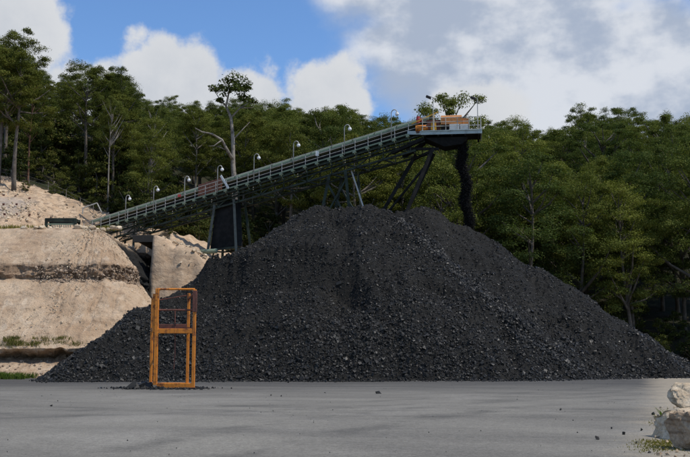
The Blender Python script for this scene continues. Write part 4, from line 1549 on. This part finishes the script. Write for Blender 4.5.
def tree_px(name, proto, Ht, px, top_y, Yt, label, trunk_mat=None, rz=None, sxy=1.0):
    """plant at a bearing and distance so that its crown tops out where surveyed"""
    g_ = P(px, 200, Yt)
    z = float(H(g_.x, Yt)) - .2
    h = P(px, top_y, Yt).z - z
    return plant_tree(name, proto, (g_.x, Yt, z), h / Ht, random.uniform(0, 6.2) if rz is None else rz, label, 'tree', None, trunk_mat, sxy)


taken = []


def special(*a, **k):
    e = tree_px(*a, **k)
    taken.append((e.location.x, e.location.y))
    return e


special('gum_tree', TALL[0], 23, 2, 28, 117, 'tall dark gum tree at the far left edge above the cutting', sxy=1.0)
special('gum_tree', TALL[1], 24.2, 27, 78, 113, 'gum tree with a russet bare trunk standing behind the left fence', M['bark_red'], sxy=.8)
special('gum_tree', TALL[2], 25.4, 84, 62, 121, 'broad dark gum crown topping the left forest against white cloud', sxy=1.15)
special('gum_tree', TALL[0], 23, 119, 68, 124, 'gum tree with a ragged crown right of the broad dark one', sxy=.75)
special('gum_tree', OPEN[0], 22, 108, 98, 113.5, 'slender pale-trunked gum nearest the lower end of the conveyor', M['bark'], sxy=.6)
special('gum_tree', OPEN[1], 24, 151, 104, 115, 'slender grey-trunked gum above the third conveyor lamp', M['bark'], sxy=.65)
special('gum_tree', OPEN[0], 22, 455, 95, 128, 'open-crowned gum rising behind the orange drive guard', None, sxy=.95)
special('gum_tree', OPEN[1], 24, 590, 106, 176, 'tall open gum on the skyline right of the conveyor head', None, sxy=.9)
special('gum_tree', OPEN[0], 22, 628, 108, 182, 'second tall open gum on the right skyline', None, sxy=.9)


# the half-bare gum with a long pale side limb
def bare_gum():
    Yt = 110.0
    pr = MB()
    w = lambda px, py, dy=0.0: P(px, py, Yt + dy)
    g_ = w(236, 212)
    g_.z = float(H(g_.x, Yt)) - .3
    tr = [g_, w(235, 185), w(233, 165), w(233, 140, .4), w(231, 118, .5), w(226, 106, .4), w(229, 92, 0), w(233, 84, 0)]
    e = thing('half_bare_gum_tree', g_, 'half-bare gum with pale forked limbs standing above the conveyor middle', 'tree')
    pr.tube(tr, [.34, .3, .27, .22, .17, .13, .09, .05], 8)
    for l, r0 in (([w(233, 160), w(226, 148, -.5), w(222, 140, -.8), w(212, 134, -1), w(202, 132, -1.2), w(195, 128, -1.2)], .2),
                  ([w(222, 140, -.8), w(214, 146, -1), w(208, 146, -1)], .1),
                  ([w(227, 150, -.5), w(216, 146, -.3)], .09),
                  ([w(231, 118, .5), w(240, 108, .6), w(247, 104, .8), w(252, 98, 1)], .12),
                  ([w(240, 108, .6), w(251, 108, .2), w(254, 107, 0)], .07),
                  ([w(226, 106, .4), w(219, 98, .8), w(214, 90, 1)], .1),
                  ([w(219, 98, .8), w(213, 100, .8)], .06),
                  ([w(229, 92, 0), w(238, 86, -.4), w(244, 84, -.6)], .08),
                  ([w(233, 140, .4), w(244, 128, 1), w(250, 122, 1.2)], .1)):
        pr.tube(l, [r0 * (1 - .75 * i / (len(l) - 1)) for i in range(len(l))], 6)
    o = pr.mesh('trunk', M['bark'], g_, True)
    put('trunk', o, g_, e)
    cl = [(222, 88, 1.1), (229, 82, 1.2), (236, 81, 1.2), (243, 85, 1.1), (226, 92, .9), (239, 91, 1.0), (215, 90, .7), (247, 88, .7), (250, 101, .7), (233, 88, 1), (220, 101, .6), (243, 98, .8)]
    c = np.array([(w(a, b, random.uniform(-1.2, 1.2)) - g_)[:] for a, b, _ in cl])
    v, f = leaf_cloud(c, np.array([k for _, _, k in cl]), 150, .4, .16)
    put('crown', mesh_np('crown', v, f, LD), g_, e)
    taken.append((g_.x, Yt))


bare_gum()

# forest on a jittered grid over the slope, under the surveyed skyline
SKX = [-30, 0, 20, 42, 60, 80, 118, 130, 160, 200, 230, 260, 300, 340, 380, 410, 440, 500, 540, 565, 590, 630, 660, 690, 720]
SKY = [30, 48, 62, 86, 74, 68, 76, 98, 102, 99, 102, 104, 106, 104, 111, 116, 114, 116, 120, 123, 112, 110, 116, 113, 112]
PH = {}
for lst, hs in ((FULL, [19 + 1.5 * k for k in range(4)]), (TALL, [23 + 1.2 * k for k in range(3)]), (OPEN, [22, 24])):
    for p_, h_ in zip(lst, hs):
        PH[id(p_)] = h_ * 1.04
cnt = 0
cand = []
yrow = 108.5
row = 0
while yrow < 214:
    sp = 6.2 if yrow < 130 else 7.8
    half = yrow * .44
    x = -half + (sp / 2 if row % 2 else 0)
    while x < half:
        xx = x + random.uniform(-.38, .38) * sp
        yy = yrow + random.uniform(-.38, .38) * sp
        x += sp
        px = 345 + xx / yy * F
        if px < -35 or px > (760 if yy < 135 else 725):
            continue
        if any(math.hypot(xx - a, yy - b) < 4.0 for a, b in taken):
            continue
        if 186 < px < 262 and yy < 121:
            continue
        z = float(H(xx, yy)) - .25
        if px < 140:
            pr = TALL[random.randrange(3)] if yy < 121 else random.choice(FULL + TALL)
            s = random.uniform(.72, .86) if yy < 121 else random.uniform(.62, .85)
            lab, grp = 'dark gum tree in the middle of the shaded forest above the rock cutting', 'forest trees on the left'
        elif px < 420:
            pr = random.choice(FULL + FULL + TALL + TALL)
            s = random.uniform(.78, .98)
            lab, grp = 'gum tree halfway up the wooded slope behind the conveyor gallery', 'forest trees behind the conveyor'
        else:
            pr = random.choice(FULL + FULL + FULL + OPEN)
            s = random.uniform(.8, 1.08)
            lab, grp = 'green gum tree halfway up the forest right of the conveyor head', 'forest trees on the right'
        hmax = P(px, float(np.interp(px, SKX, SKY)) + random.choice([-5, 0, 4, 10]) + random.uniform(-2, 6), yy).z - z
        hp_ = PH[id(pr)] * s
        if hp_ > hmax:
            s *= hmax / hp_
        if s < .42:
            continue
        cand.append((yy, px, 3.2 * s / yy * F, 354 - (z + PH[id(pr)] * s - CAM_H) / yy * F, (xx, yy, z), pr, s, lab, grp))
        cnt += 1
    yrow += sp * .92
    row += 1
# leave out trees that stand wholly behind nearer ones
cover = [[], []]
cov = np.full((2, 900), 900.0)
kept = 0
for (yy, px, w, top, loc, pr, s, lab, grp) in sorted(cand, key=lambda c: c[0]):
    i0, i1 = int(max(0, px - w + 60)), int(min(899, px + w + 60))
    if (top > cov[1, i0:i1 + 1] - 1).all():
        continue
    seg_ = cov[:, i0:i1 + 1]
    t_ = top + 14
    cov[1, i0:i1 + 1] = np.where(t_ < seg_[0], seg_[0], np.minimum(seg_[1], t_))
    cov[0, i0:i1 + 1] = np.minimum(seg_[0], t_)
    if top < np.interp(px, SKX, SKY) + 9 and yy > 125:
        lab = {'forest trees on the left': 'gum tree whose crown shows on the skyline above the rock cutting', 'forest trees behind the conveyor': 'gum tree whose crown shows on the skyline above the conveyor gallery',
               'forest trees on the right': 'gum tree whose crown shows on the skyline right of the conveyor head'}[grp]
        grp = grp.replace('forest', 'skyline')
    elif yy < 118:
        lab = {'forest trees on the left': 'dark gum tree in the front row right behind the left fence', 'forest trees behind the conveyor': 'gum tree in the front row directly behind the conveyor gallery',
               'forest trees on the right': 'green gum tree in the front row at the edge of the right forest'}[grp]
        grp = grp.replace('forest', 'front row')
    plant_tree('gum_tree', pr, loc, s, random.uniform(0, 6.28), lab, 'tree', grp, None, random.uniform(.95, 1.2))
    kept += 1
print('forest trees', cnt, kept)

# understorey bushes
for k in range(120):
    px = random.uniform(-15, 150) if k < 26 else random.choice([random.uniform(-10, 250), random.uniform(-10, 250), random.uniform(120, 330), random.uniform(480, 745)])
    yy = 109 + 24 * random.random() ** 1.3 if px < 480 else random.uniform(104, 116)
    q = P(px, 200, yy)
    if abs(px - 108) < 3 or abs(px - 27) < 3:
        continue
    z = float(H(q.x, yy)) - .25
    if px < 125:
        lab, grp = 'olive bush under the trees behind the left fence', 'bushes behind the fence'
    elif px < 480:
        lab, grp = 'dark bush under the trees behind the conveyor gallery', 'bushes behind the conveyor'
    else:
        lab, grp = 'dark bush under the trees right of the coal heap', 'bushes at the right forest edge'
    near_fence = px < 125 and yy < 112
    if k < 26:
        yy = random.uniform(116, 140)
        q = P(px, 200, yy)
        z = float(H(q.x, yy)) - .25
        near_fence = False
    plant_tree('bush', BUSH[k % 3], (q.x, yy, z), random.uniform(.22, .36) if near_fence else random.uniform(.5, .95) * (1.5 if k < 26 else 1), random.uniform(0, 6.2), lab, 'bush', grp)
for (px, py, s, lab) in ((25, 191, .22, 'small dark shrub alone on the bare upper left slope'), (115, 216, .5, 'bright green bush behind the lower end of the conveyor'),
                         (172, 238, .34, 'green bush beneath the conveyor left of the first trestle'), (190, 240, .3, 'low green bush beside the first trestle')):
    q = ray_hill(px, py, 92, 116)
    plant_tree('bush', BUSH[0], (q.x, q.y, float(H(q.x, q.y)) - .1), s, 1.0, lab, 'bush')
